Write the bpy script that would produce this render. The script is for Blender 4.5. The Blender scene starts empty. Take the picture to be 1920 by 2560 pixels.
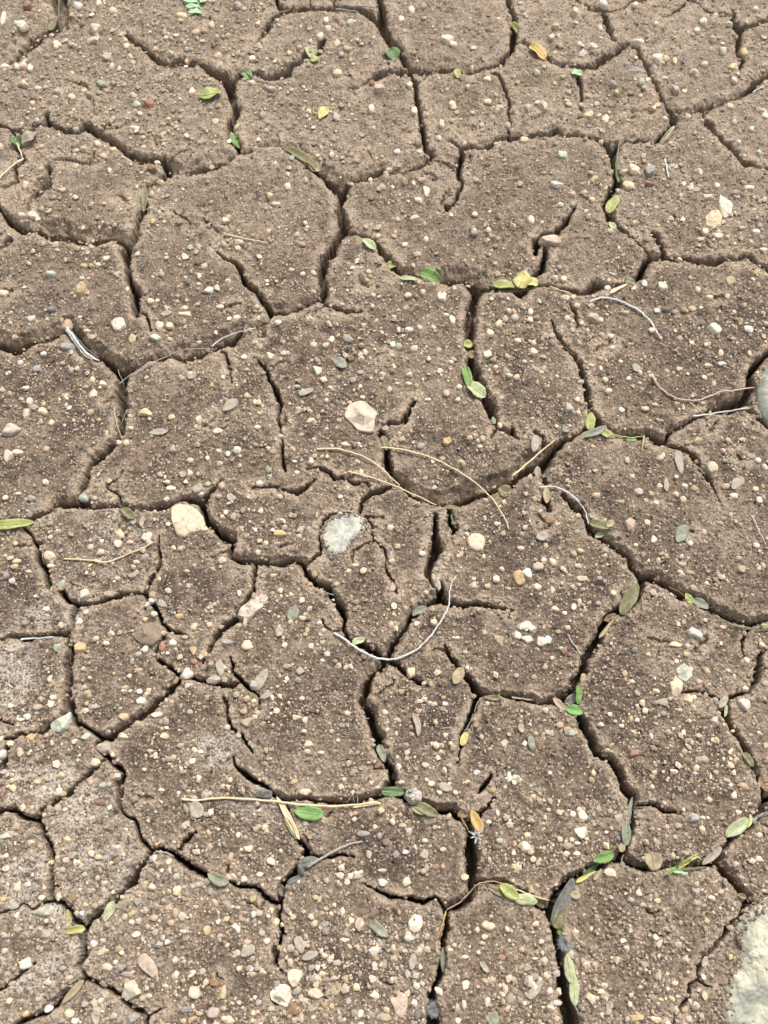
import bpy, math, random
import numpy as np
from mathutils import Vector, Matrix

R = math.radians
scene = bpy.context.scene
COL = scene.collection

# ------------------------------------------------------------------ camera
TILT, VFOV, CH = 24.0, 62.0, 0.4056          # degrees from straight down, vertical field, height in metres
cam_d = bpy.data.cameras.new('camera'); cam = bpy.data.objects.new('camera', cam_d); COL.objects.link(cam)
cam.location = (0, 0, CH); cam.rotation_euler = (R(TILT), 0, 0)
cam_d.sensor_fit = 'VERTICAL'; cam_d.angle = R(VFOV)
cam_d.clip_start = 0.01; cam_d.clip_end = 200
cam_d.dof.use_dof = True; cam_d.dof.focus_distance = 0.42; cam_d.dof.aperture_fstop = 16.0
scene.camera = cam

# ------------------------------------------------------------------ sky and sun (thin overcast)
SUN_EL, SUN_AZ = 54.0, 28.0                   # azimuth measured from +Y towards +X
w = bpy.data.worlds.new('World'); scene.world = w; w.use_nodes = True
nt = w.node_tree; nt.nodes.clear()
sky = nt.nodes.new('ShaderNodeTexSky'); sky.sky_type = 'NISHITA'; sky.sun_disc = False
sky.sun_elevation = R(SUN_EL); sky.sun_rotation = R(SUN_AZ); sky.dust_density = 4.0
hs = nt.nodes.new('ShaderNodeHueSaturation'); hs.inputs['Saturation'].default_value = 0.25
bg = nt.nodes.new('ShaderNodeBackground'); bg.inputs['Strength'].default_value = 0.13
wo = nt.nodes.new('ShaderNodeOutputWorld')
nt.links.new(sky.outputs[0], hs.inputs['Color']); nt.links.new(hs.outputs[0], bg.inputs['Color']); nt.links.new(bg.outputs[0], wo.inputs['Surface'])
sd = bpy.data.lights.new('sun', 'SUN'); sd.energy = 2.0; sd.angle = R(13); sd.color = (1.0, 0.965, 0.91)
so = bpy.data.objects.new('sun', sd); COL.objects.link(so)
sv = Vector((math.sin(R(SUN_AZ)) * math.cos(R(SUN_EL)), math.cos(R(SUN_AZ)) * math.cos(R(SUN_EL)), math.sin(R(SUN_EL))))
so.rotation_euler = sv.to_track_quat('Z', 'Y').to_euler(); so.location = (0.6, 0.8, 1.5)
scene.view_settings.view_transform = 'Standard'; scene.view_settings.look = 'None'
scene.view_settings.exposure = 0.76; scene.view_settings.gamma = 1.0

# ------------------------------------------------------------------ helpers
TH = math.tan(R(VFOV / 2)); CT, ST = math.cos(R(TILT)), math.sin(R(TILT))
K = 640.0 / 1659.0                            # the survey squares are 640 photo pixels wide, measured in 1659 steps

def ground_pt(u, v, z=0.0):
    """photo pixel -> point on the horizontal plane at height z (works on arrays)"""
    X = (u - 960.0) / 1280.0 * TH; Y = (1280.0 - v) / 1280.0 * TH
    dy = Y * CT + ST; dz = Y * ST - CT
    t = (CH - z) / (-dz)
    return X * t, dy * t

def sq(c, r, x, y): return c * 640 + x * K, r * 640 + y * K

def hash2(ix, iy, seed):
    h = (ix.astype(np.int64) * 374761393 + iy.astype(np.int64) * 668265263 + seed * 1442695041) & 0xffffffff
    h = ((h ^ (h >> 13)) * 1274126177) & 0xffffffff
    return ((h ^ (h >> 16)) & 0xffffff).astype(np.float32) / 16777215.0

def vn(x, y, wl, seed):
    """value noise in -1..1 with wavelength wl"""
    x = x / wl + 1000.0; y = y / wl + 1000.0
    ix = np.floor(x); iy = np.floor(y); fx = (x - ix).astype(np.float32); fy = (y - iy).astype(np.float32)
    fx = fx * fx * fx * (fx * (fx * 6 - 15) + 10); fy = fy * fy * fy * (fy * (fy * 6 - 15) + 10)
    a = hash2(ix, iy, seed); b = hash2(ix + 1, iy, seed); c = hash2(ix, iy + 1, seed); d = hash2(ix + 1, iy + 1, seed)
    return ((a + (b - a) * fx) * (1 - fy) + (c + (d - c) * fx) * fy) * 2 - 1

def sstep(a, b, x):
    t = np.clip((x - a) / (b - a), 0, 1); return t * t * (3 - 2 * t)

def tag(o, label=None, cat=None, group=None, kind=None):
    if label: o['label'] = label
    if cat: o['category'] = cat
    if group: o['group'] = group
    if kind: o['kind'] = kind
    return o

def mesh_np(name, verts, faces, mat, attrs=None, smooth=True, parent=None, origin=None):
    """verts Nx3, faces Mx3 or Mx4"""
    verts = np.asarray(verts, dtype=np.float32); faces = np.asarray(faces, dtype=np.int32)
    if origin is not None: verts = verts - np.asarray(origin, dtype=np.float32)
    me = bpy.data.meshes.new(name); k = faces.shape[1]
    me.vertices.add(len(verts)); me.vertices.foreach_set('co', verts.ravel())
    me.loops.add(faces.size); me.loops.foreach_set('vertex_index', faces.ravel())
    me.polygons.add(len(faces)); me.polygons.foreach_set('loop_start', np.arange(0, faces.size, k, dtype=np.int32))
    me.polygons.foreach_set('use_smooth', np.full(len(faces), smooth))
    me.update(calc_edges=True)
    for an, arr in (attrs or {}).items():
        if arr.ndim == 2:
            a = me.attributes.new(an, 'FLOAT_COLOR', 'POINT'); a.data.foreach_set('color', arr.astype(np.float32).ravel())
        else:
            a = me.attributes.new(an, 'FLOAT', 'POINT'); a.data.foreach_set('value', arr.astype(np.float32))
    me.materials.append(mat)
    o = bpy.data.objects.new(name, me); COL.objects.link(o)
    if origin is not None: o.location = origin
    if parent: o.parent = parent
    return o

# ------------------------------------------------------------------ materials
class N:
    def __init__(s, name):
        s.m = bpy.data.materials.new(name); s.m.use_nodes = True; s.t = s.m.node_tree; s.t.nodes.clear()
        s.o = s.t.nodes.new('ShaderNodeOutputMaterial'); s.p = s.t.nodes.new('ShaderNodeBsdfPrincipled')
        s.t.links.new(s.p.outputs[0], s.o.inputs[0])
    def n(s, ty, **kw):
        q = s.t.nodes.new('ShaderNode' + ty)
        for k, v in kw.items(): setattr(q, k, v)
        return q
    def l(s, a, b): s.t.links.new(a, b)
    def val(s, sock, v):
        if hasattr(v, 'is_linked') or isinstance(v, bpy.types.NodeSocket): s.l(v, sock)
        else: sock.default_value = v
    def noise(s, vec, scale, detail=3, rough=0.6, w=None):
        q = s.n('TexNoise'); s.l(vec, q.inputs['Vector']); q.inputs['Scale'].default_value = scale
        q.inputs['Detail'].default_value = detail; q.inputs['Roughness'].default_value = rough
        return q.outputs['Fac']
    def rng(s, v, a, b, c=0.0, d=1.0):
        q = s.n('MapRange'); s.val(q.inputs[0], v); q.inputs[1].default_value = a; q.inputs[2].default_value = b
        q.inputs[3].default_value = c; q.inputs[4].default_value = d; return q.outputs[0]
    def mix(s, f, a, b, bt='MIX'):
        q = s.n('Mix', data_type='RGBA', blend_type=bt); s.val(q.inputs[0], f)
        for k, v in ((6, a), (7, b)):
            if isinstance(v, tuple): q.inputs[k].default_value = (*v, 1)
            else: s.l(v, q.inputs[k])
        return q.outputs[2]
    def math(s, op, a, b=0.0):
        q = s.n('Math', operation=op); s.val(q.inputs[0], a); s.val(q.inputs[1], b); return q.outputs[0]

def mat_mud():
    s = N('dried_mud'); geo = s.n('NewGeometry').outputs['Position']
    at = lambda n_: s.n('Attribute', attribute_name=n_).outputs['Fac']
    fine = s.noise(geo, 900, 4, 0.7); mid = s.noise(geo, 160, 5, 0.65); big = s.noise(geo, 22, 3, 0.55)
    c = s.mix(s.rng(mid, 0.36, 0.64), (0.116, 0.088, 0.058), (0.295, 0.219, 0.153))
    c = s.mix(s.rng(big, 0.35, 0.7, 0, 0.45), c, (0.240, 0.174, 0.126))
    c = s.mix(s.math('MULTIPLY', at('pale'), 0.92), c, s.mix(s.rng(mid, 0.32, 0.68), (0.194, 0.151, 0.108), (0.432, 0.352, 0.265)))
    c = s.mix(at('damp'), c, s.mix(s.rng(mid, 0.3, 0.7), (0.046, 0.034, 0.026), (0.148, 0.108, 0.081)))
    c = s.mix(at('rim'), c, s.mix(s.rng(mid, 0.3, 0.7), (0.266, 0.199, 0.139), (0.463, 0.367, 0.272)))
    # salt bloom, broken up finely
    c = s.mix(s.math('MULTIPLY', at('salt'), s.rng(fine, 0.38, 0.56, 0.0, 0.75)), c, (0.583, 0.530, 0.448))
    # crumbs: dark pits and pale grains
    c = s.mix(s.rng(fine, 0.34, 0.48, 0.85, 0.0), c, (0.054, 0.038, 0.026))
    c = s.mix(s.rng(fine, 0.55, 0.68, 0.0, 0.75), c, (0.463, 0.377, 0.286))
    for sc, thr, col in ((520, 0.30, (0.610, 0.485, 0.352)), (820, 0.32, (0.493, 0.398, 0.314)), (640, 0.27, (0.098, 0.083, 0.076))):
        v = s.n('TexVoronoi'); s.l(geo, v.inputs['Vector']); v.inputs['Scale'].default_value = sc
        sep = s.n('SeparateColor'); s.l(v.outputs['Color'], sep.inputs[0])
        pick = s.rng(sep.outputs[0], 0.80, 0.82); spot = s.rng(v.outputs['Distance'], thr, thr * 0.6)
        c = s.mix(s.math('MULTIPLY', s.math('MULTIPLY', pick, spot), at('top')), c, col)
    s.l(c, s.p.inputs['Base Color']); s.p.inputs['Roughness'].default_value = 0.95
    s.p.inputs['Specular IOR Level'].default_value = 0.2
    b = s.n('Bump'); b.inputs['Strength'].default_value = 1.0; b.inputs['Distance'].default_value = 0.0012
    s.l(s.math('ADD', s.math('MULTIPLY', fine, 0.8), s.math('MULTIPLY', mid, 1.2)), b.inputs['Height'])
    s.l(b.outputs[0], s.p.inputs['Normal'])
    return s.m

def mat_stone(name, a, b, dirt=0.6, rough=0.75):
    s = N(name); geo = s.n('NewGeometry').outputs['Position']; rnd = s.n('ObjectInfo').outputs['Random']
    c = s.mix(s.rng(s.noise(geo, 320, 5, 0.7), 0.38, 0.62), a, b)
    hsv = s.n('HueSaturation'); s.l(c, hsv.inputs['Color']); s.l(s.rng(rnd, 0, 1, 0.85, 1.2), hsv.inputs['Value'])
    s.l(s.rng(rnd, 0, 1, 0.75, 1.15), hsv.inputs['Saturation'])
    c = s.mix(s.rng(s.noise(geo, 420, 5, 0.75), 0.50, 0.68, 0.0, dirt), hsv.outputs[0], (0.24, 0.18, 0.13))
    s.l(c, s.p.inputs['Base Color']); s.p.inputs['Roughness'].default_value = rough
    s.p.inputs['Specular IOR Level'].default_value = 0.3
    bm = s.n('Bump'); bm.inputs['Strength'].default_value = 0.5; bm.inputs['Distance'].default_value = 0.0004
    s.l(s.noise(geo, 900, 3, 0.6), bm.inputs['Height']); s.l(bm.outputs[0], s.p.inputs['Normal'])
    return s.m

def mat_leaf(name, a, b, spot=(0.2, 0.14, 0.08), sp=0.2, rough=0.55, streak=False):
    s = N(name); tc = s.n('TexCoord').outputs['Object']
    v = tc
    if streak:
        mp = s.n('Mapping'); s.l(tc, mp.inputs['Vector']); mp.inputs['Scale'].default_value = (0.12, 1, 1); v = mp.outputs[0]
    c = s.mix(s.rng(s.noise(v, 500, 3, 0.6), 0.35, 0.65), a, b)
    c = s.mix(s.rng(s.noise(tc, 900, 3, 0.6), 0.58, 0.72, 0.0, sp), c, spot)
    s.l(c, s.p.inputs['Base Color']); s.p.inputs['Roughness'].default_value = rough
    s.p.inputs['Specular IOR Level'].default_value = 0.35
    bm = s.n('Bump'); bm.inputs['Strength'].default_value = 0.35; bm.inputs['Distance'].default_value = 0.0003
    s.l(s.noise(v, 1200, 2, 0.5), bm.inputs['Height']); s.l(bm.outputs[0], s.p.inputs['Normal'])
    return s.m

def mat_grit():
    s = N('grit_grains'); c = s.n('Attribute', attribute_name='tint').outputs['Color']
    geo = s.n('NewGeometry').outputs['Position']
    c = s.mix(s.rng(s.noise(geo, 1500, 2, 0.6), 0.4, 0.7, 0.0, 0.3), c, (0.22, 0.165, 0.12))
    s.l(c, s.p.inputs['Base Color']); s.p.inputs['Roughness'].default_value = 0.85
    s.p.inputs['Specular IOR Level'].default_value = 0.25
    return s.m

def mat_rock(name, a, b, d, scale, bump):
    """mottled rock: broad patches of three tones, veins of dirt, pitted skin"""
    s = N(name); geo = s.n('NewGeometry').outputs['Position']
    c = s.mix(s.rng(s.noise(geo, scale, 5, 0.65), 0.42, 0.58), a, b)
    c = s.mix(s.rng(s.noise(geo, scale * 1.7, 5, 0.7), 0.55, 0.68), c, d)
    c = s.mix(s.rng(s.noise(geo, scale * 5, 5, 0.75), 0.52, 0.66, 0.0, 0.7), c, (0.24, 0.19, 0.14))
    s.l(c, s.p.inputs['Base Color']); s.p.inputs['Roughness'].default_value = 0.85; s.p.inputs['Specular IOR Level'].default_value = 0.25
    bm = s.n('Bump'); bm.inputs['Strength'].default_value = 0.8; bm.inputs['Distance'].default_value = bump
    s.l(s.noise(geo, scale * 4, 6, 0.65), bm.inputs['Height']); s.l(bm.outputs[0], s.p.inputs['Normal'])
    return s.m

MUD = mat_mud(); GRIT = mat_grit()
STONE = {
 'c': ('cream', (0.64, 0.515, 0.365), (0.47, 0.37, 0.25)), 'w': ('off-white', (0.68, 0.605, 0.485), (0.53, 0.455, 0.355)),
 't': ('tan', (0.48, 0.365, 0.22), (0.35, 0.25, 0.15)), 'p': ('pinkish', (0.52, 0.40, 0.30), (0.37, 0.27, 0.195)),
 'g': ('grey', (0.38, 0.335, 0.28), (0.28, 0.24, 0.20)), 'b': ('bluish grey', (0.21, 0.205, 0.19), (0.30, 0.285, 0.26)),
 'n': ('greenish grey', (0.44, 0.44, 0.36), (0.32, 0.32, 0.26)), 'r': ('reddish', (0.29, 0.165, 0.12), (0.20, 0.11, 0.075)),
 'o': ('brown', (0.26, 0.17, 0.105), (0.20, 0.13, 0.085)),
}
SM = {k: mat_stone(v[0].replace('-', '_').replace(' ', '_') + '_stone', v[1], v[2]) for k, v in STONE.items()}
LM = {
 'green': mat_leaf('green_leaf', (0.086, 0.173, 0.039), (0.172, 0.277, 0.073)),
 'bright': mat_leaf('bright_green_leaf', (0.112, 0.234, 0.060), (0.172, 0.303, 0.094), sp=0.1),
 'dark': mat_leaf('dark_green_leaf', (0.060, 0.112, 0.039), (0.103, 0.165, 0.060)),
 'lime': mat_leaf('lime_leaf', (0.232, 0.260, 0.073), (0.361, 0.372, 0.137), sp=0.1),
 'yellow': mat_leaf('yellow_leaf', (0.413, 0.364, 0.103), (0.516, 0.468, 0.205)),
 'pale': mat_leaf('pale_green_leaf', (0.275, 0.303, 0.154), (0.413, 0.424, 0.248)),
 'mint': mat_leaf('mint_green_leaf', (0.258, 0.450, 0.231), (0.344, 0.519, 0.308), sp=0.1),
 'orange': mat_leaf('orange_leaf', (0.430, 0.251, 0.060), (0.482, 0.346, 0.146)),
 'olive': mat_leaf('olive_leaf', (0.112, 0.104, 0.047), (0.215, 0.191, 0.094), sp=0.4),
 'sage': mat_leaf('grey_green_leaf', (0.146, 0.156, 0.111), (0.249, 0.255, 0.188), sp=0.3),
 'tan': mat_leaf('tan_leaf', (0.284, 0.216, 0.128), (0.370, 0.295, 0.184), sp=0.2),
 'brown': mat_leaf('brown_leaf', (0.146, 0.091, 0.051), (0.224, 0.147, 0.086), sp=0.3),
 'litter': mat_leaf('weathered_leaf', (0.27, 0.235, 0.185), (0.38, 0.335, 0.27), sp=0.4, rough=0.8),
 'slate': mat_leaf('slate_grey_leaf', (0.103, 0.100, 0.090), (0.189, 0.181, 0.162), sp=0.2),
 'straw': mat_leaf('straw', (0.60, 0.47, 0.27), (0.70, 0.58, 0.38), sp=0.35, streak=True),
 'white': mat_leaf('bleached_stem', (0.42, 0.41, 0.38), (0.66, 0.65, 0.61), sp=0.2, streak=True),
 'silver': mat_leaf('silvery_wood', (0.17, 0.165, 0.155), (0.50, 0.49, 0.46), sp=0.3, rough=0.8, streak=True),
 'grey': mat_leaf('grey_stem', (0.26, 0.235, 0.20), (0.38, 0.35, 0.31), sp=0.3, streak=True),
 'root': mat_leaf('brown_root', (0.42, 0.32, 0.24), (0.54, 0.43, 0.34), sp=0.2, streak=True),
 'fluff': mat_leaf('pale_fluff', (0.42, 0.44, 0.46), (0.58, 0.59, 0.60), sp=0.0, rough=0.9),
}

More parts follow.
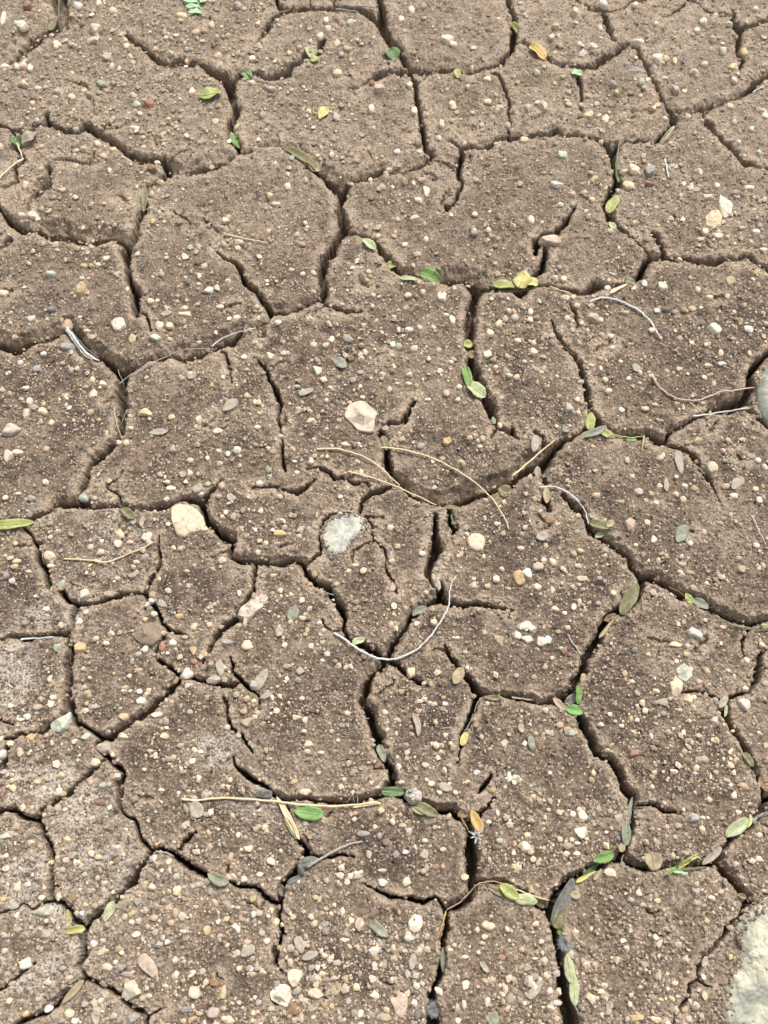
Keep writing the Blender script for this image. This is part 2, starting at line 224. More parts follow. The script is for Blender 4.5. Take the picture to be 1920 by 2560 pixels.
# ------------------------------------------------------------------ survey of the cracks
# column row | gap bevel | x,y[,gap] ...   (gap of the open slot, bevel = worn edge on the side away from the camera)
CRACKS = """
0 0|25 130|385,-60,80 370,0,85 385,80,75 395,160,60 330,200,55 250,240,45 180,300,50 100,385,34 0,425,26 -80,450,20
0 0|15 60|820,250,6 880,295,15 960,350,20 1030,410,22 1070,432,14 1180,432,18 1280,440,10 1340,470,25 1420,520,25 1490,560,45
0 0|14 50|1490,560,25 1560,495,20 1600,500,15 1659,495,10 1719,508,14 1849,490,40 1909,430,25 1989,385,20 2059,340,20 2087,265,12
0 0|30 40|1495,560,50 1500,650,25 1530,720,30 1500,800,30 1490,860,35 1540,960,20 1535,1000,8
0 0|14 110|1535,1000,6 1500,1030,6 1450,1060,15 1400,1080,15 1320,1110,20 1230,1130,15 1150,1150,8 1080,1125,30 1060,1160,20 1030,1190,25
0 0|5 110|1540,1000,5 1600,990,4 1659,960,6 1809,950,5
1 0|12 110|150,950,6 200,960,6 290,1020,10 400,1130,15 500,1220,25 550,1260,40
0 0|12 60|1030,1190,20 1000,1205,10 960,1230,8 930,1300,10 930,1380,15 900,1430,15 870,1520,25 820,1630,30 800,1659,30
0 0|14 50|1080,1100,25 1050,1050,25 950,1055,12 900,1050,20 830,1010,15 770,975,15 700,920,20 620,890,20 545,835,18 490,880,10 420,875,15 360,840,12 300,815,22 290,765,8
0 0|6 50|300,815,8 220,850,6 150,885,5 60,850,5 0,820,10 -80,800,8
0 0|10 30|60,850,5 90,900,10 120,980,12 150,1045,12 100,1090,12 100,1180,12 60,1210,5 0,1220,6 -80,1230,5
0 0|6 10|740,790,5 680,830,6 620,870,8
0 0|4 6|350,1035 480,1050 580,1060 620,1000
0 0|15 50|180,1370,5 190,1310,10 240,1250,25 290,1190,35 310,1120,15 320,1080,5
0 0|16 60|-80,1300,12 0,1385,12 60,1460,20 110,1500,20 170,1510,12 230,1520,8 310,1540,18
0 0|16 120|310,1540,18 410,1540,22 480,1580,15 560,1585,12 640,1570,15 720,1555,12 800,1600,15 820,1630,30
0 0|8 20|-80,1680,8 0,1610,8 60,1555,8
0 0|4 4|1120,1360,5 1180,1410,4 1240,1450,3
0 0|6 12|1080,1045,10 1150,1010,5 1230,985,4
1 0|15 30|130,-60,15 130,20,15 190,80,20 110,120,15 60,200,18 30,240,8 0,270,3
1 0|14 30|190,78,15 330,66,10 440,65,12 520,60,10 620,70,15 700,90,20 760,120,20 820,160,40
1 0|30 60|780,-80,20 795,0,22 810,60,30 820,160,40 850,260,40 920,350,20 960,420,15 990,480,25
1 0|4 8|350,60 350,-60
1 0|4 8|505,65 520,-60
1 0|12 40|990,480,25 870,485,12 790,515,18 740,545,6 600,585,3
1 0|18 100|990,480,25 1100,490,18 1200,470,18 1290,475,12 1400,500,10 1440,470,12 1520,455,10 1590,435,20 1640,370,18 1659,330,20
1 0|20 30|1000,490,18 1040,600,20 1045,700,20 1070,780,22 1090,870,22 1105,960,20 1150,1020,12
1 0|12 90|1150,1020,10 1130,1050,8 1050,1100,12 960,1130,8 880,1130,6 830,1120,12 760,1165,14 650,1200,12 590,1215,20 555,1260,40
1 0|4 6|1150,1020 1200,1055 1290,1080 1310,1075
1 0|20 24|1240,910,3 1330,950,10 1335,965,28 1325,1050,28 1315,1120,15 1330,1190,8 1310,1250,12 1300,1320,14 1240,1365,12 1225,1340,6
1 0|14 60|1335,965,10 1420,975,12 1500,960,18 1570,920,12 1659,910,14 1679,900,12
1 0|8 24|1530,470,10 1590,520,8 1620,600,8 1640,700,8 1655,800,7 1640,870,8 1659,910,10
1 0|30 50|555,1260,40 545,1350,25 550,1420,30 565,1510,35 520,1580,20 490,1659,30
1 0|8 30|575,1530,12 650,1530,5 720,1550,10 790,1610,10 850,1690,18
2 0|25 30|0,330,20 10,260,30 20,190,20 -5,90,15 -30,0,12 -40,-80,10
2 0|10 60|0,905,14 20,900,12 140,910,8 270,870,14 300,850,12 330,880,8 440,885,6 530,910,8 620,970,15 660,1010,25
2 0|25 40|660,1010,25 665,1090,18 690,1200,30 640,1270,25 610,1340,25 640,1430,25 690,1500,10 750,1540,5 850,1610,5 900,1680,6
2 0|12 90|670,1000,14 695,965,10 740,930,6 830,920,6 930,940,8 990,900,25 1050,840,20 1050,780,30 1030,720,15
2 0|10 50|1030,720,12 990,680,10 940,600,10 900,500,10 840,400,8 810,340,8 760,310,5 720,330,8 660,375,12 600,395,22 540,455,20 480,460,8 400,455,5 330,440,5 250,410,5 200,380,6 130,335,5 80,300,8 20,290,6
2 0|14 20|760,310,4 680,290,6 650,260,10 625,190,22 610,120,18 580,90,18 510,70,8 490,40,6 440,15,6 400,-20,8 370,-80,8
2 0|6 30|580,90 660,75 750,40 850,10 930,-20 1000,-80
2 0|14 16|430,500,16 450,560,14 460,640,12 440,700,8 460,740,6
2 0|12 90|1030,725,10 1110,740,6 1200,745,8 1250,730,18 1310,700,12 1400,660,5 1500,640,10 1560,590,30 1620,540,15 1659,510,20 1750,460,18
2 0|10 50|1220,750,4 1260,810,12 1330,890,10 1400,950,10 1470,1020,12 1510,1070,14 1570,1085,5 1659,1100,4 1750,1110,4
2 0|8 20|1135,-60,10 1140,10,8 1200,25,6 1290,90,8 1370,90,6 1430,110,8
2 0|20 24|1430,70,8 1440,140,12 1475,210,30 1475,290,25 1465,350,12 1505,400,14 1480,460,8
2 0|14 24|1475,200,14 1530,180,14 1590,160,18 1659,130,10 1750,110,10
2 0|5 14|1120,30,8 1080,80,8 1020,110,5 970,120,3
2 0|14 30|400,1360,6 370,1440,14 300,1510,18 200,1540,8 160,1590,30 150,1650,12
2 0|12 30|900,1510,5 950,1570,12 990,1640,14 985,1679,12
2 0|14 30|220,1620,14 225,1680,14
2 1|20 24|220,-30,14 215,0,16 200,80,30 150,130,14 120,170,10 100,230,10
0 1|25 50|800,-20,30 820,60,20 840,200,12 870,260,35 875,370,26
0 1|7 12|910,372,8 940,380,8 960,440,8 975,490,5
0 1|16 110|-90,600,18 0,600,22 70,625,22 130,610,18 210,570,12 310,550,15 400,510,10 440,490,15 500,580,30 560,660,25 640,670,15 700,720,20 760,770,30 800,775,25
0 1|14 110|800,775,25 860,740,10 960,690,8 1100,655,8 1200,680,20 1310,640,20 1400,590,12 1500,560,25 1560,490,8 1659,455,5 1729,430,6 1769,382,8
1 1|14 100|100,378,10 200,375,12 290,350,10 380,310,8 430,290,20
1 1|30 60|430,290,20 430,200,30 430,110,30 460,30,25 490,-20,28
0 1|12 40|1390,-20,5 1440,20,6 1500,50,8 1550,90,14 1580,180,16 1620,220,14 1659,250,12 1709,310,14 1754,375,20
0 1|4 4|1440,330 1550,300
0 1|28 60|790,780,40 775,860,40 790,980,30 775,1080,25 770,1160,18 740,1220,12 660,1300,14 600,1350,20 570,1400,8 540,1500,18 520,1560,8 510,1610,12
0 1|14 60|320,1655,8 350,1620,12 450,1625,22 540,1630,22 600,1645,8 700,1630,6 790,1630,8 870,1659,8 960,1650,10 1060,1640,12 1110,1620,8 1180,1590,8 1290,1600,22
0 1|4 6|700,1500,5 770,1560,5 775,1600,5
0 1|5 8|1430,620,6 1480,680,8 1490,770,4 1500,830,3
0 1|8 14|1290,1600,18 1330,1560,12 1390,1510,10 1430,1460,5
0 2|10 30|-90,75,6 60,70,8 200,60,12 260,40,10 320,-5,8
0 2|20 60|1295,-58,20 1310,-10,22 1340,80,25 1400,140,20 1500,200,30 1490,250,15 1490,310,10 1560,330,20 1659,335,12 1739,350,16 1809,350,18 1899,320,10 1969,350,14
1 2|7 10|310,350,10 370,310,8 410,270,8 405,180,5 430,80,8 480,30,8 560,10,4 660,10,6
1 1|10 12|0,670,4 30,700,10 80,780,12 130,870,14 155,960,12 140,1040,8 160,1110,10 155,1130,4 185,1200,5 175,1260,10 170,1370,10 190,1400,4
1 1|9 14|330,1375,5 420,1380,8 470,1400,10 500,1440,14 550,1440,12 620,1470,10 720,1480,7 745,1500,5
1 1|9 16|-20,1510,5 100,1500,6 190,1530,12 250,1530,14 310,1510,12 370,1465,6
1 1|12 24|660,1680,10 680,1600,14 750,1540,14 830,1510,9 880,1490,8
1 1|14 24|1040,930,5 1010,980,12 960,1070,16 940,1090,6 870,1090,12 810,1140,12 835,1180,20 850,1250,18 850,1340,30 900,1430,15 920,1480,12
1 1|16 130|920,1480,12 1000,1550,12 1080,1590,10 1200,1620,12 1290,1620,15 1380,1590,25 1450,1570,22 1530,1540,20 1600,1510,14 1659,1500,20 1719,1430,25 1779,1390,40 1859,1380,40 1899,1330,25
2 1|16 60|240,1330,25 290,1260,16 350,1210,8 440,1160,6 490,1130,8 560,1110,12
1 1|8 12|440,320,8 520,345,8 590,370,10 690,370,5
1 1|16 30|800,-20,10 850,30,20 900,90,25 940,140,12
1 1|12 130|930,135,10 1060,150,8 1190,165,10 1260,172,18 1350,175,14 1400,210,30 1440,230,30
1 1|10 60|1440,230,20 1510,225,10 1659,235,10 1729,255,20 1769,230,8 1799,205,6 1899,200,5 1979,230,6 2059,255,6
2 1|14 60|400,255,6 480,265,10 540,220,25 600,210,10 700,210,6 780,180,8 850,130,25 880,60,25 900,30,12
2 1|10 50|900,30,8 985,25,12 1100,42,8 1200,55,12 1330,50,14 1400,30,10 1450,40,6 1540,15,8 1590,70,8 1659,110,8 1750,150,8
1 1|30 50|1440,230,35 1420,320,30 1390,400,35 1380,470,35 1390,570,30 1400,640,30 1400,720,25 1440,800,20 1470,900,30 1520,970,35 1545,1050,22 1560,1110,10 1620,1140,8 1679,1165,8
1 1|5 8|1560,1110 1525,1170
2 1|6 10|0,1120,12 20,1170,8 40,1190,4
2 1|5 6|150,1130 210,1170 215,1240
2 1|14 24|260,425,5 300,510,8 340,590,8 400,640,10 430,700,12 460,780,16 490,880,25 500,960,18 520,1020,15 550,1080,20 580,1110,12
2 1|7 10|380,310,6 405,380,8 430,460,5
2 1|12 70|570,1110,10 620,1115,6 700,1170,6 800,1190,15 880,1180,15 940,1210,20 1010,1230,12
2 1|12 24|1010,1230,12 1100,1260,14 1160,1280,8 1190,1330,18 1230,1380,8 1290,1470,14 1330,1540,6 1350,1600,3
2 1|12 90|1010,1225,10 1030,1160,12 1120,1110,7 1200,1060,7 1260,1035,7 1440,970,40 1530,940,25
2 1|25 40|1530,940,25 1560,860,30 1560,780,20 1600,700,25 1659,650,18 1750,600,18
2 1|14 30|1440,975,30 1530,990,14 1600,1050,10 1659,1110,10 1750,1150,8
2 1|6 10|190,1400,14 215,1480,10
2 1|14 10|215,1580,14 235,1640,14
2 1|16 20|330,1550,10 400,1620,16 440,1659,16
0 2|14 16|160,105,5 200,170,8 240,250,14 250,330,20 300,390,16 315,490,14
0 2|16 30|385,500,6 410,545,20 440,580,14 500,610,20 460,690,15 465,760,10 440,800,12
0 2|10 40|440,800,10 350,810,8 240,830,12 140,830,14 80,820,10 0,840,6 -90,850,6
0 2|9 40|500,610,12 570,605,8 640,590,8 720,570,10 780,545,14 850,535,6 940,535,10 955,550,12
0 2|10 14|955,545,12 965,470,10 1010,390,12 1040,330,8 1020,280,10 1030,170,6
0 2|12 16|950,550,10 1010,640,18 1050,720,14 1100,780,12 1180,800,5 1220,820,3
0 2|9 12|1060,800,8 1040,870,12 1005,900,8 1000,930,6 1030,970,14 1090,1000,14 1140,1025,8 1155,1060,15
0 2|16 40|1155,1060,15 1150,1110,20 1110,1150,20 1040,1210,18 960,1290,16 880,1340,20 780,1400,20 700,1460,20 640,1470,25
0 2|14 24|640,1470,20 600,1430,12 560,1400,10 480,1360,20 470,1320,20 440,1270,30
0 2|20 40|440,1270,30 430,1180,25 440,1100,20 430,1050,15 440,980,20 460,900,16 430,860,8 440,800,10
0 2|12 30|440,1290,16 350,1370,12 280,1425,16 210,1440,8 130,1445,10 90,1465,8 40,1475,8 -90,1490,8
0 2|12 20|40,1480,6 45,1570,12 20,1650,20 -10,1720,15 -90,1790,12
0 2|5 8|-40,1330 0,1345 80,1380
0 2|14 40|1155,1060,12 1260,1090,12 1330,1110,14 1420,1130,18 1500,1130,14 1545,1105,6
0 2|10 14|1500,940,5 1515,990,10 1505,1030,8 1560,1090,14 1600,1140,12 1659,1175,8 1677,1190,6 1677,1280,4
0 2|12 24|1659,335,10 1645,450,14 1640,520,12 1600,580,8 1530,690,16 1440,780,20 1380,860,10 1350,930,6 1310,990,5
0 2|9 12|1450,1200,4 1465,1280,10 1500,1400,10 1570,1450,10 1620,1530,10 1640,1560,5 
0 2|14 24|640,1480,14 615,1530,10 680,1590,14 760,1659,14
0 2|9 14|1510,1590,8 1530,1650,8 1540,1659,8 1600,1719,20 1659,1754,18 1719,1789,16 1799,1849,10 1859,1879,10
0 2|9 16|690,1590,10 640,1640,8 590,1665,8
0 3|18 24|760,0,20 800,30,16 770,110,18 765,230,18 790,290,8 850,320,8 890,380,14 900,450,12 985,535,12 1040,520,12 1100,545,12 1160,590,25 1230,650,25 1310,690,20 1350,720,10 1420,750,8 1490,735,8 1540,765,16 1659,770,14 1719,840,18 1789,880,16 1800,895,16
0 3|12 20|590,0,8 560,50,12 490,100,8 430,170,16 350,220,12 260,280,8 262,330,8
0 3|15 30|-90,300,12 0,290,14 90,275,16 150,320,18 240,345,22 280,400,16 310,490,14 340,570,14 325,680,14 325,780,12 320,850,10
0 3|22 30|320,850,10 380,880,18 430,920,25 460,980,20 530,1040,30 530,1120,25 540,1210,25 510,1290,20 545,1370,14
0 3|5 14|330,860,8 260,875,8 200,920,5 150,875,4
0 3|4 8|150,870 100,910 0,940 -90,960
0 3|16 40|530,1040,20 590,980,12 660,940,16 740,860,14 800,780,20 850,740,30 870,690,20 930,620,10 985,540,10
0 3|16 24|545,1370,14 600,1400,14 700,1440,16 760,1470,18 830,1540,14 910,1590,20 950,1620,14 955,1680,14 950,1800,14
0 3|4 6|950,1610,8 1050,1550,4
0 3|16 40|545,1370,8 490,1420,16 430,1470,16 350,1540,20 270,1600,18 200,1620,12 130,1659,12 40,1740,12 -60,1800,12
0 3|7 14|-90,1480,6 0,1440,6 60,1400,8 110,1350,8 170,1310,8 230,1260,4
0 3|11 14|1160,530,10 1180,490,12 1230,450,14 1270,420,6
0 3|4 4|1480,620 1470,680
1 2|20 30|310,350,14 335,410,20 390,460,20 460,500,30 500,570,18 550,630,30 580,690,10 555,760,10 600,830,10 690,880,25 760,910,30 820,950,25 860,960,25
1 2|5 8|430,700 450,750 510,770 550,765
1 2|4 4|740,70 760,180 830,240,6 850,300,3 830,360,5 880,440,6 910,520,5
1 2|4 3|760,195 700,210 630,240 615,300 620,330
1 2|4 3|740,70 700,30 820,35 
1 2|24 24|1170,30,14 1160,140,15 1165,240,50 1130,340,30 1105,400,20 1150,460,20 1190,480,20 1195,560,40
1 2|14 70|1195,560,30 1090,620,10 1020,680,16 970,760,12 920,830,14 880,900,20 860,950,15
1 2|12 30|1195,575,25 1290,610,20 1370,620,14 1440,610,14 1530,630,10 1630,635,8 1659,640,4
1 1|18 20|1250,1640,14 1255,1680,18 1270,1740,20 1300,1770,20 1270,1810,6
1 2|14 20|860,960,20 940,1020,20 1000,1080,10 1060,1110,16 1110,1140,4
1 2|22 60|840,965,20 790,1040,14 740,1100,14 710,1190,22 690,1240,20 740,1310,30 760,1400,25 790,1470,35 800,1540,25 850,1640,25 880,1680,25
1 2|14 20|1220,870,5 1260,950,12 1300,1010,14 1380,1100,25 1440,1180,18
1 2|12 20|1440,1180,18 1415,1260,16 1380,1360,20 1340,1440,10 1330,1540,6 1305,1630,4
1 2|9 80|1440,1190,12 1500,1190,8 1600,1200,8 1659,1205,8 1759,1215,9 1859,1240,9 1959,1240,12 2029,1215,25
2 2|24 40|380,1210,28 420,1100,20 470,1040,25 480,960,25 550,860,25 580,760,20 640,670,25 750,620,25 820,560,30 840,490,20 845,435,20
2 2|18 60|440,-5,18 490,60,10 520,130,16 580,180,14 660,240,14 750,290,14 780,370,16 840,430,25 900,430,25 1010,480,20 1090,540,20 1200,580,20 1290,630,20 1380,690,20 1480,720,16 1560,730,16 1659,720,14 1750,720,14
2 2|7 12|1530,760,8 1500,830,10 1500,900,6 1520,940,4
2 2|13 20|1750,820,8 1700,850,6 1640,900,6 1610,960,14 1600,1060,25 1570,1130,12 1540,1170,10 1470,1190,10 1400,1210,10 1340,1220,8 1270,1190,10 1190,1165,10 1100,1175,6
2 2|16 30|1400,1215,10 1390,1290,20 1420,1370,16 1470,1460,14 1530,1570,14 1580,1659,15 1620,1739,16 1640,1809,12 1659,1870,20
2 2|24 30|380,1215,24 420,1290,20 470,1380,30 510,1460,30 550,1560,25 650,1620,20 700,1679,25 730,1789,25 780,1849,30 780,1909,16
2 3|12 30|780,250,12 850,240,10 940,240,14 1000,280,14 1100,300,6
2 3|16 24|780,250,16 780,350,16 770,450,12 740,520,16 715,600,20
2 3|14 100|715,610,16 800,645,10 900,655,10 960,650,10 1060,650,12 1150,655,14 1250,645,12 1340,620,16
2 3|22 40|1340,620,16 1400,700,30 1470,780,25 1530,860,30 1520,920,20 1480,980,12
2 3|10 20|1480,980,12 1400,1030,10 1360,1100,12 1300,1170,10 1250,1260,8 1210,1290,8 1215,1370,6 1160,1410,12 1130,1500,10 1080,1580,8 1050,1610,5 1060,1720,5
2 3|12 80|1340,620,10 1335,560,8 1400,510,8 1430,460,10 1540,390,12 1620,310,14 1659,225,25 1750,190,20
2 3|14 30|1530,860,20 1580,880,10 1659,845,8 1750,820,8
2 3|4 4|1210,1380 1300,1420
2 3|16 60|715,605,16 640,605,14 580,640,14 500,680,14 430,720,16 350,770,30 300,830,25 265,920,20 250,960,25
2 3|34 40|250,960,25 280,1050,25 310,1150,30 320,1250,30 340,1350,40 350,1450,50 360,1550,50 400,1659,60 410,1760,60
2 3|10 70|-259,745,12 -160,742,9 -60,745,8 0,790,10 100,830,8 180,905,14 250,945,18
1 3|14 70|860,150,18 820,190,16 720,210,12 620,235,10 530,235,12 400,225,8 330,205,8 200,215,8 140,190,10
1 3|24 30|880,-10,25 885,80,25 870,150,20
1 3|14 60|870,150,14 960,190,12 1000,225,10 1100,255,14 1170,280,12 1270,290,30 1330,330,20 1390,380,14
1 3|34 40|1390,380,14 1400,480,30 1400,560,45 1400,680,40 1400,760,25 1390,850,25
1 3|14 60|1390,850,22 1310,900,20 1240,930,16
1 3|22 24|1240,930,14 1240,1030,14 1215,1120,16 1210,1250,16 1200,1350,20 1170,1410,16 1140,1480,30 1140,1560,40 1150,1659,50 1150,1780,50
1 3|8 14|1530,50,8 1460,150,14 1450,165,8
1 3|7 20|1390,350,8 1440,330,8 1500,270,8 1540,200,8
1 3|16 24|200,215,8 210,330,10 240,420,10 285,490,14 330,550,25 290,620,25 240,700,20 170,760,20 150,880,18 150,980,14 160,1080,14 120,1180,20 120,1270,16 160,1310,6 200,1340,3
1 3|12 20|330,550,14 400,590,16 470,580,10 540,560,10 600,570,8 640,580,3
1 3|11 20|690,750,4 790,795,8 880,840,12 950,850,10 1010,850,14 1080,880,14 1150,840,10 1200,870,8 1240,925,10
"""

# mud plates: label, short name for the things that lie on it, marks inside the plate (full-view survey, 1659 wide)
PLATES = [
 ('dark-edged mud plate cut off by the top left corner, thick rounded wall below', 'the corner mud plate at top left', '30,40'),
 ('broad pale grit-crowded mud plate under mint green leaflets, lime leaf at its right edge', 'the grittiest plate at upper left', '150,150 380,150 400,50 250,60'),
 ('narrow strip of mud against the top edge above the domed plate', 'the narrow strip at the top edge', '650,6 740,8'),
 ('wide pale mud plate with a domed upper lobe, small yellow leaf near its middle', 'the domed plate with the yellow leaf', '700,90 650,250 800,200'),
 ('rounded pale mud plate at the top edge carrying one broken white stone', 'the rounded plate at the top edge', '960,60'),
 ('mud plate at the top with an orange leaf on its lower left rim', 'the plate above the orange leaf', '1200,80'),
 ('small mud flake wedged at the top edge between two larger plates', 'the small flake at the top edge', '1400,8'),
 ('pale mud plate at upper right with several white stones along its left side', 'the upper right plate with white stones', '1480,140 1600,150'),
 ('small mud corner at the top right with a crack on its left', 'the top right corner piece', '1635,25'),
 ('squarish mud plate near the top with a curved chip at its lower left', 'the squarish plate near the top', '990,230 960,320'),
 ('mud plate split by a short vertical crack that starts below a mint green flake', 'the plate split by a short crack', '1170,220 1340,220'),
 ('wedge of mud at the right edge above the plate with the large white stone', 'the wedge at the upper right edge', '1600,290'),
 ('large mud plate at right carrying the grey, red and large white stones side by side', 'the right plate with the red stone', '1500,430 1460,300'),
 ('broad mud plate right of centre top, bitten by two inward curving cracks', 'the broad plate with two curving cracks', '1100,450 1260,560 870,420'),
 ('round mud plate with a straight straw stem lying on its middle', 'the round plate with the straw stem', '500,480 430,640 560,640'),
 ('mud plate at upper left with a gaping slanted crack on its left part', 'the left plate with the slanted gash', '170,430 60,420'),
 ('small mud piece at the left edge under the cream forked stem', 'the small piece under the forked stem', '12,330'),
 ('mud plate at left carrying two pale stones beside a silvery wood stick', 'the plate above the silvery stick', '130,600 300,730 20,560'),
 ('mud plate at the left edge below the silvery stick, with a row of cream stones', 'the plate below the silvery stick', '120,900'),
 ('giant central mud plate holding the large cream stone', 'the giant central plate', '400,900 700,780 850,640 950,750 800,930 1000,950 930,1040'),
 ('dark mud plate below the centre with a ragged crack for its upper edge', 'the dark plate with the ragged upper edge', '560,1140 650,1100'),
 ('tongue-shaped mud plate right of the green leaf filled crack', 'the tongue-shaped plate right of centre', '1130,800'),
 ('wide mud plate at right crossed by a white arched stem and a thin brown root', 'the plate under the white arched stem', '1400,780'),
 ('long mud plate at right below the white stick, crack at its upper right', 'the long plate below the white stick', '1400,1100 1600,1020'),
 ('dark mud plate scattered with round cream stones, cut by a crack from its left side', 'the dark plate with round stones', '1150,1180 1100,1370 1200,1370'),
 ('shield-shaped mud plate with the blue-white stone baked into its top', 'the shield-shaped plate', '870,1250 790,1120 890,1110'),
 ('small mud plate at the left edge under the yellow-green leaf, dotted with pebbles', 'the plate under the yellow-green leaf', '60,1230'),
 ('mud plate at left with the bent straw lying across it', 'the plate under the bent straw', '200,1200 290,1130'),
 ('dark mud plate below the cream boulder-like stone, narrowing to a point beneath', 'the plate below the broad cream stone', '440,1230 440,1370'),
 ('salt-stained mud plate at the left edge below a short white stick', 'the salt-stained plate at the left edge', '60,1470'),
 ('five-sided dark mud plate at left with a brown lump near its upper right', 'the five-sided plate at left', '240,1430'),
 ('large dark mud plate left of the white curved stem, wood chip at its upper left', 'the dark plate right of the wood chip', '650,1400 640,1600 530,1530'),
 ('dark mud plate at lower left that the long straw stem reaches across', 'the plate under the long straw', '380,1600 450,1800'),
 ('mud plate tapering to the top, curved grey seed husk on its dark middle', 'the tapering plate below the curved stem', '900,1560'),
 ('white-crusted mud plate at the left edge full of embedded gravel', 'the white-crusted plate at left', '90,1660'),
 ('mottled mud plate dusted with salt above the small yellow leaf', 'the mottled plate above the yellow leaf', '200,1800'),
 ('mud plate at the lower left edge with a smooth rounded right rim', 'the smooth-rimmed plate at lower left', '45,1850'),
 ('salt-whitened mud plate in the lower left crossed by a slanted crack', 'the whitened plate at lower left', '90,2080'),
 ('large mud plate at lower left with the big cream and pink stones', 'the lower left plate with big stones', '390,2000 420,2190'),
 ('mud piece cut off by the bottom edge beside the lower left corner', 'the bottom left corner piece', '150,2195'),
 ('mud plate just below the bright green leaf, rounded pale right end', 'the plate below the bright green leaf', '830,1800'),
 ('mud plate at the bottom middle with a round white stone and grey leaflets', 'the bottom plate with grey leaflets', '780,2050'),
 ('mud plate at the bottom right of centre between two deep vertical cracks', 'the plate between the two deep cracks', '1090,2080'),
 ('large mud plate at lower right carrying the angular white-blue stone', 'the plate with the angular white stone', '1190,1720'),
 ('tall mud plate at right, two big white stones at its middle', 'the tall plate with two white stones', '1450,1400 1430,1620 1450,1800 1620,1370'),
 ('mud piece at the right edge beside the deep dark crack', 'the right edge piece beside the dark crack', '1645,1560 1655,1720'),
 ('pointed mud piece at the right edge above the big pale rock', 'the pointed piece above the pale rock', '1620,1880'),
 ('rounded mud plate at lower right under the tuft of green blades', 'the rounded plate below the green blades', '1400,2050'),
 ('crumbling mud around the big pale rock in the bottom right corner', 'the crumbling mud by the pale rock', '1540,2130 1480,2200'),
]

# ------------------------------------------------------------------ relief of the cracked mud
STEP, M0 = 2.0, 110.0
us = np.arange(-M0, 1920 + M0 + 1, STEP); vs = np.arange(-M0, 2560 + M0 + 1, STEP)
NU, NV = len(us), len(vs)
U, V = np.meshgrid(us, vs)                                  # rows = v
GX, GY = ground_pt(U, V); GX = GX.astype(np.float32); GY = GY.astype(np.float32)
PXM = (ground_pt(U + 1, V)[0] - GX).astype(np.float32)      # metres per photo pixel
mm = lambda a, wl, seed: vn(GX, GY, wl * 0.001, seed)

WU = U + 3.2 * mm(0, 9, 1) + 2.6 * mm(0, 3.2, 2) + 1.8 * mm(0, 1.4, 3) + 0.9 * mm(0, 0.7, 4)
WV = V + 2.6 * mm(0, 9, 11) + 2.2 * mm(0, 3.2, 12) + 1.6 * mm(0, 1.4, 13) + 0.8 * mm(0, 0.7, 14)
H = np.zeros_like(GX); S = np.full_like(GX, 60.0)           # height in mm, distance to the nearest crack edge in pixels
rough = 1 + 0.30 * mm(0, 5, 21) + 0.22 * mm(0, 1.8, 22)     # ragged walls
RW = 58
_h = random.Random(12)                                      # unnamed hairlines, wandering a little way over the plates
_extra = []
for _ in range(70):
    x, y, a = _h.uniform(0, 1600), _h.uniform(0, 1600), _h.uniform(0, 6.28); pts_ = []
    for q in range(_h.randint(4, 9)):
        pts_.append('%d,%d,%.1f' % (x, y, 2.6 if 0 < q < 4 else 1.6)); a += _h.uniform(-.7, .7); x += math.cos(a) * 22; y += math.sin(a) * 17
    _extra.append('%d %d|3 3|%s' % (_h.randint(0, 2), _h.randint(0, 3), ' '.join(pts_)))
CRACKS = CRACKS.strip() + '\n' + '\n'.join(_extra)
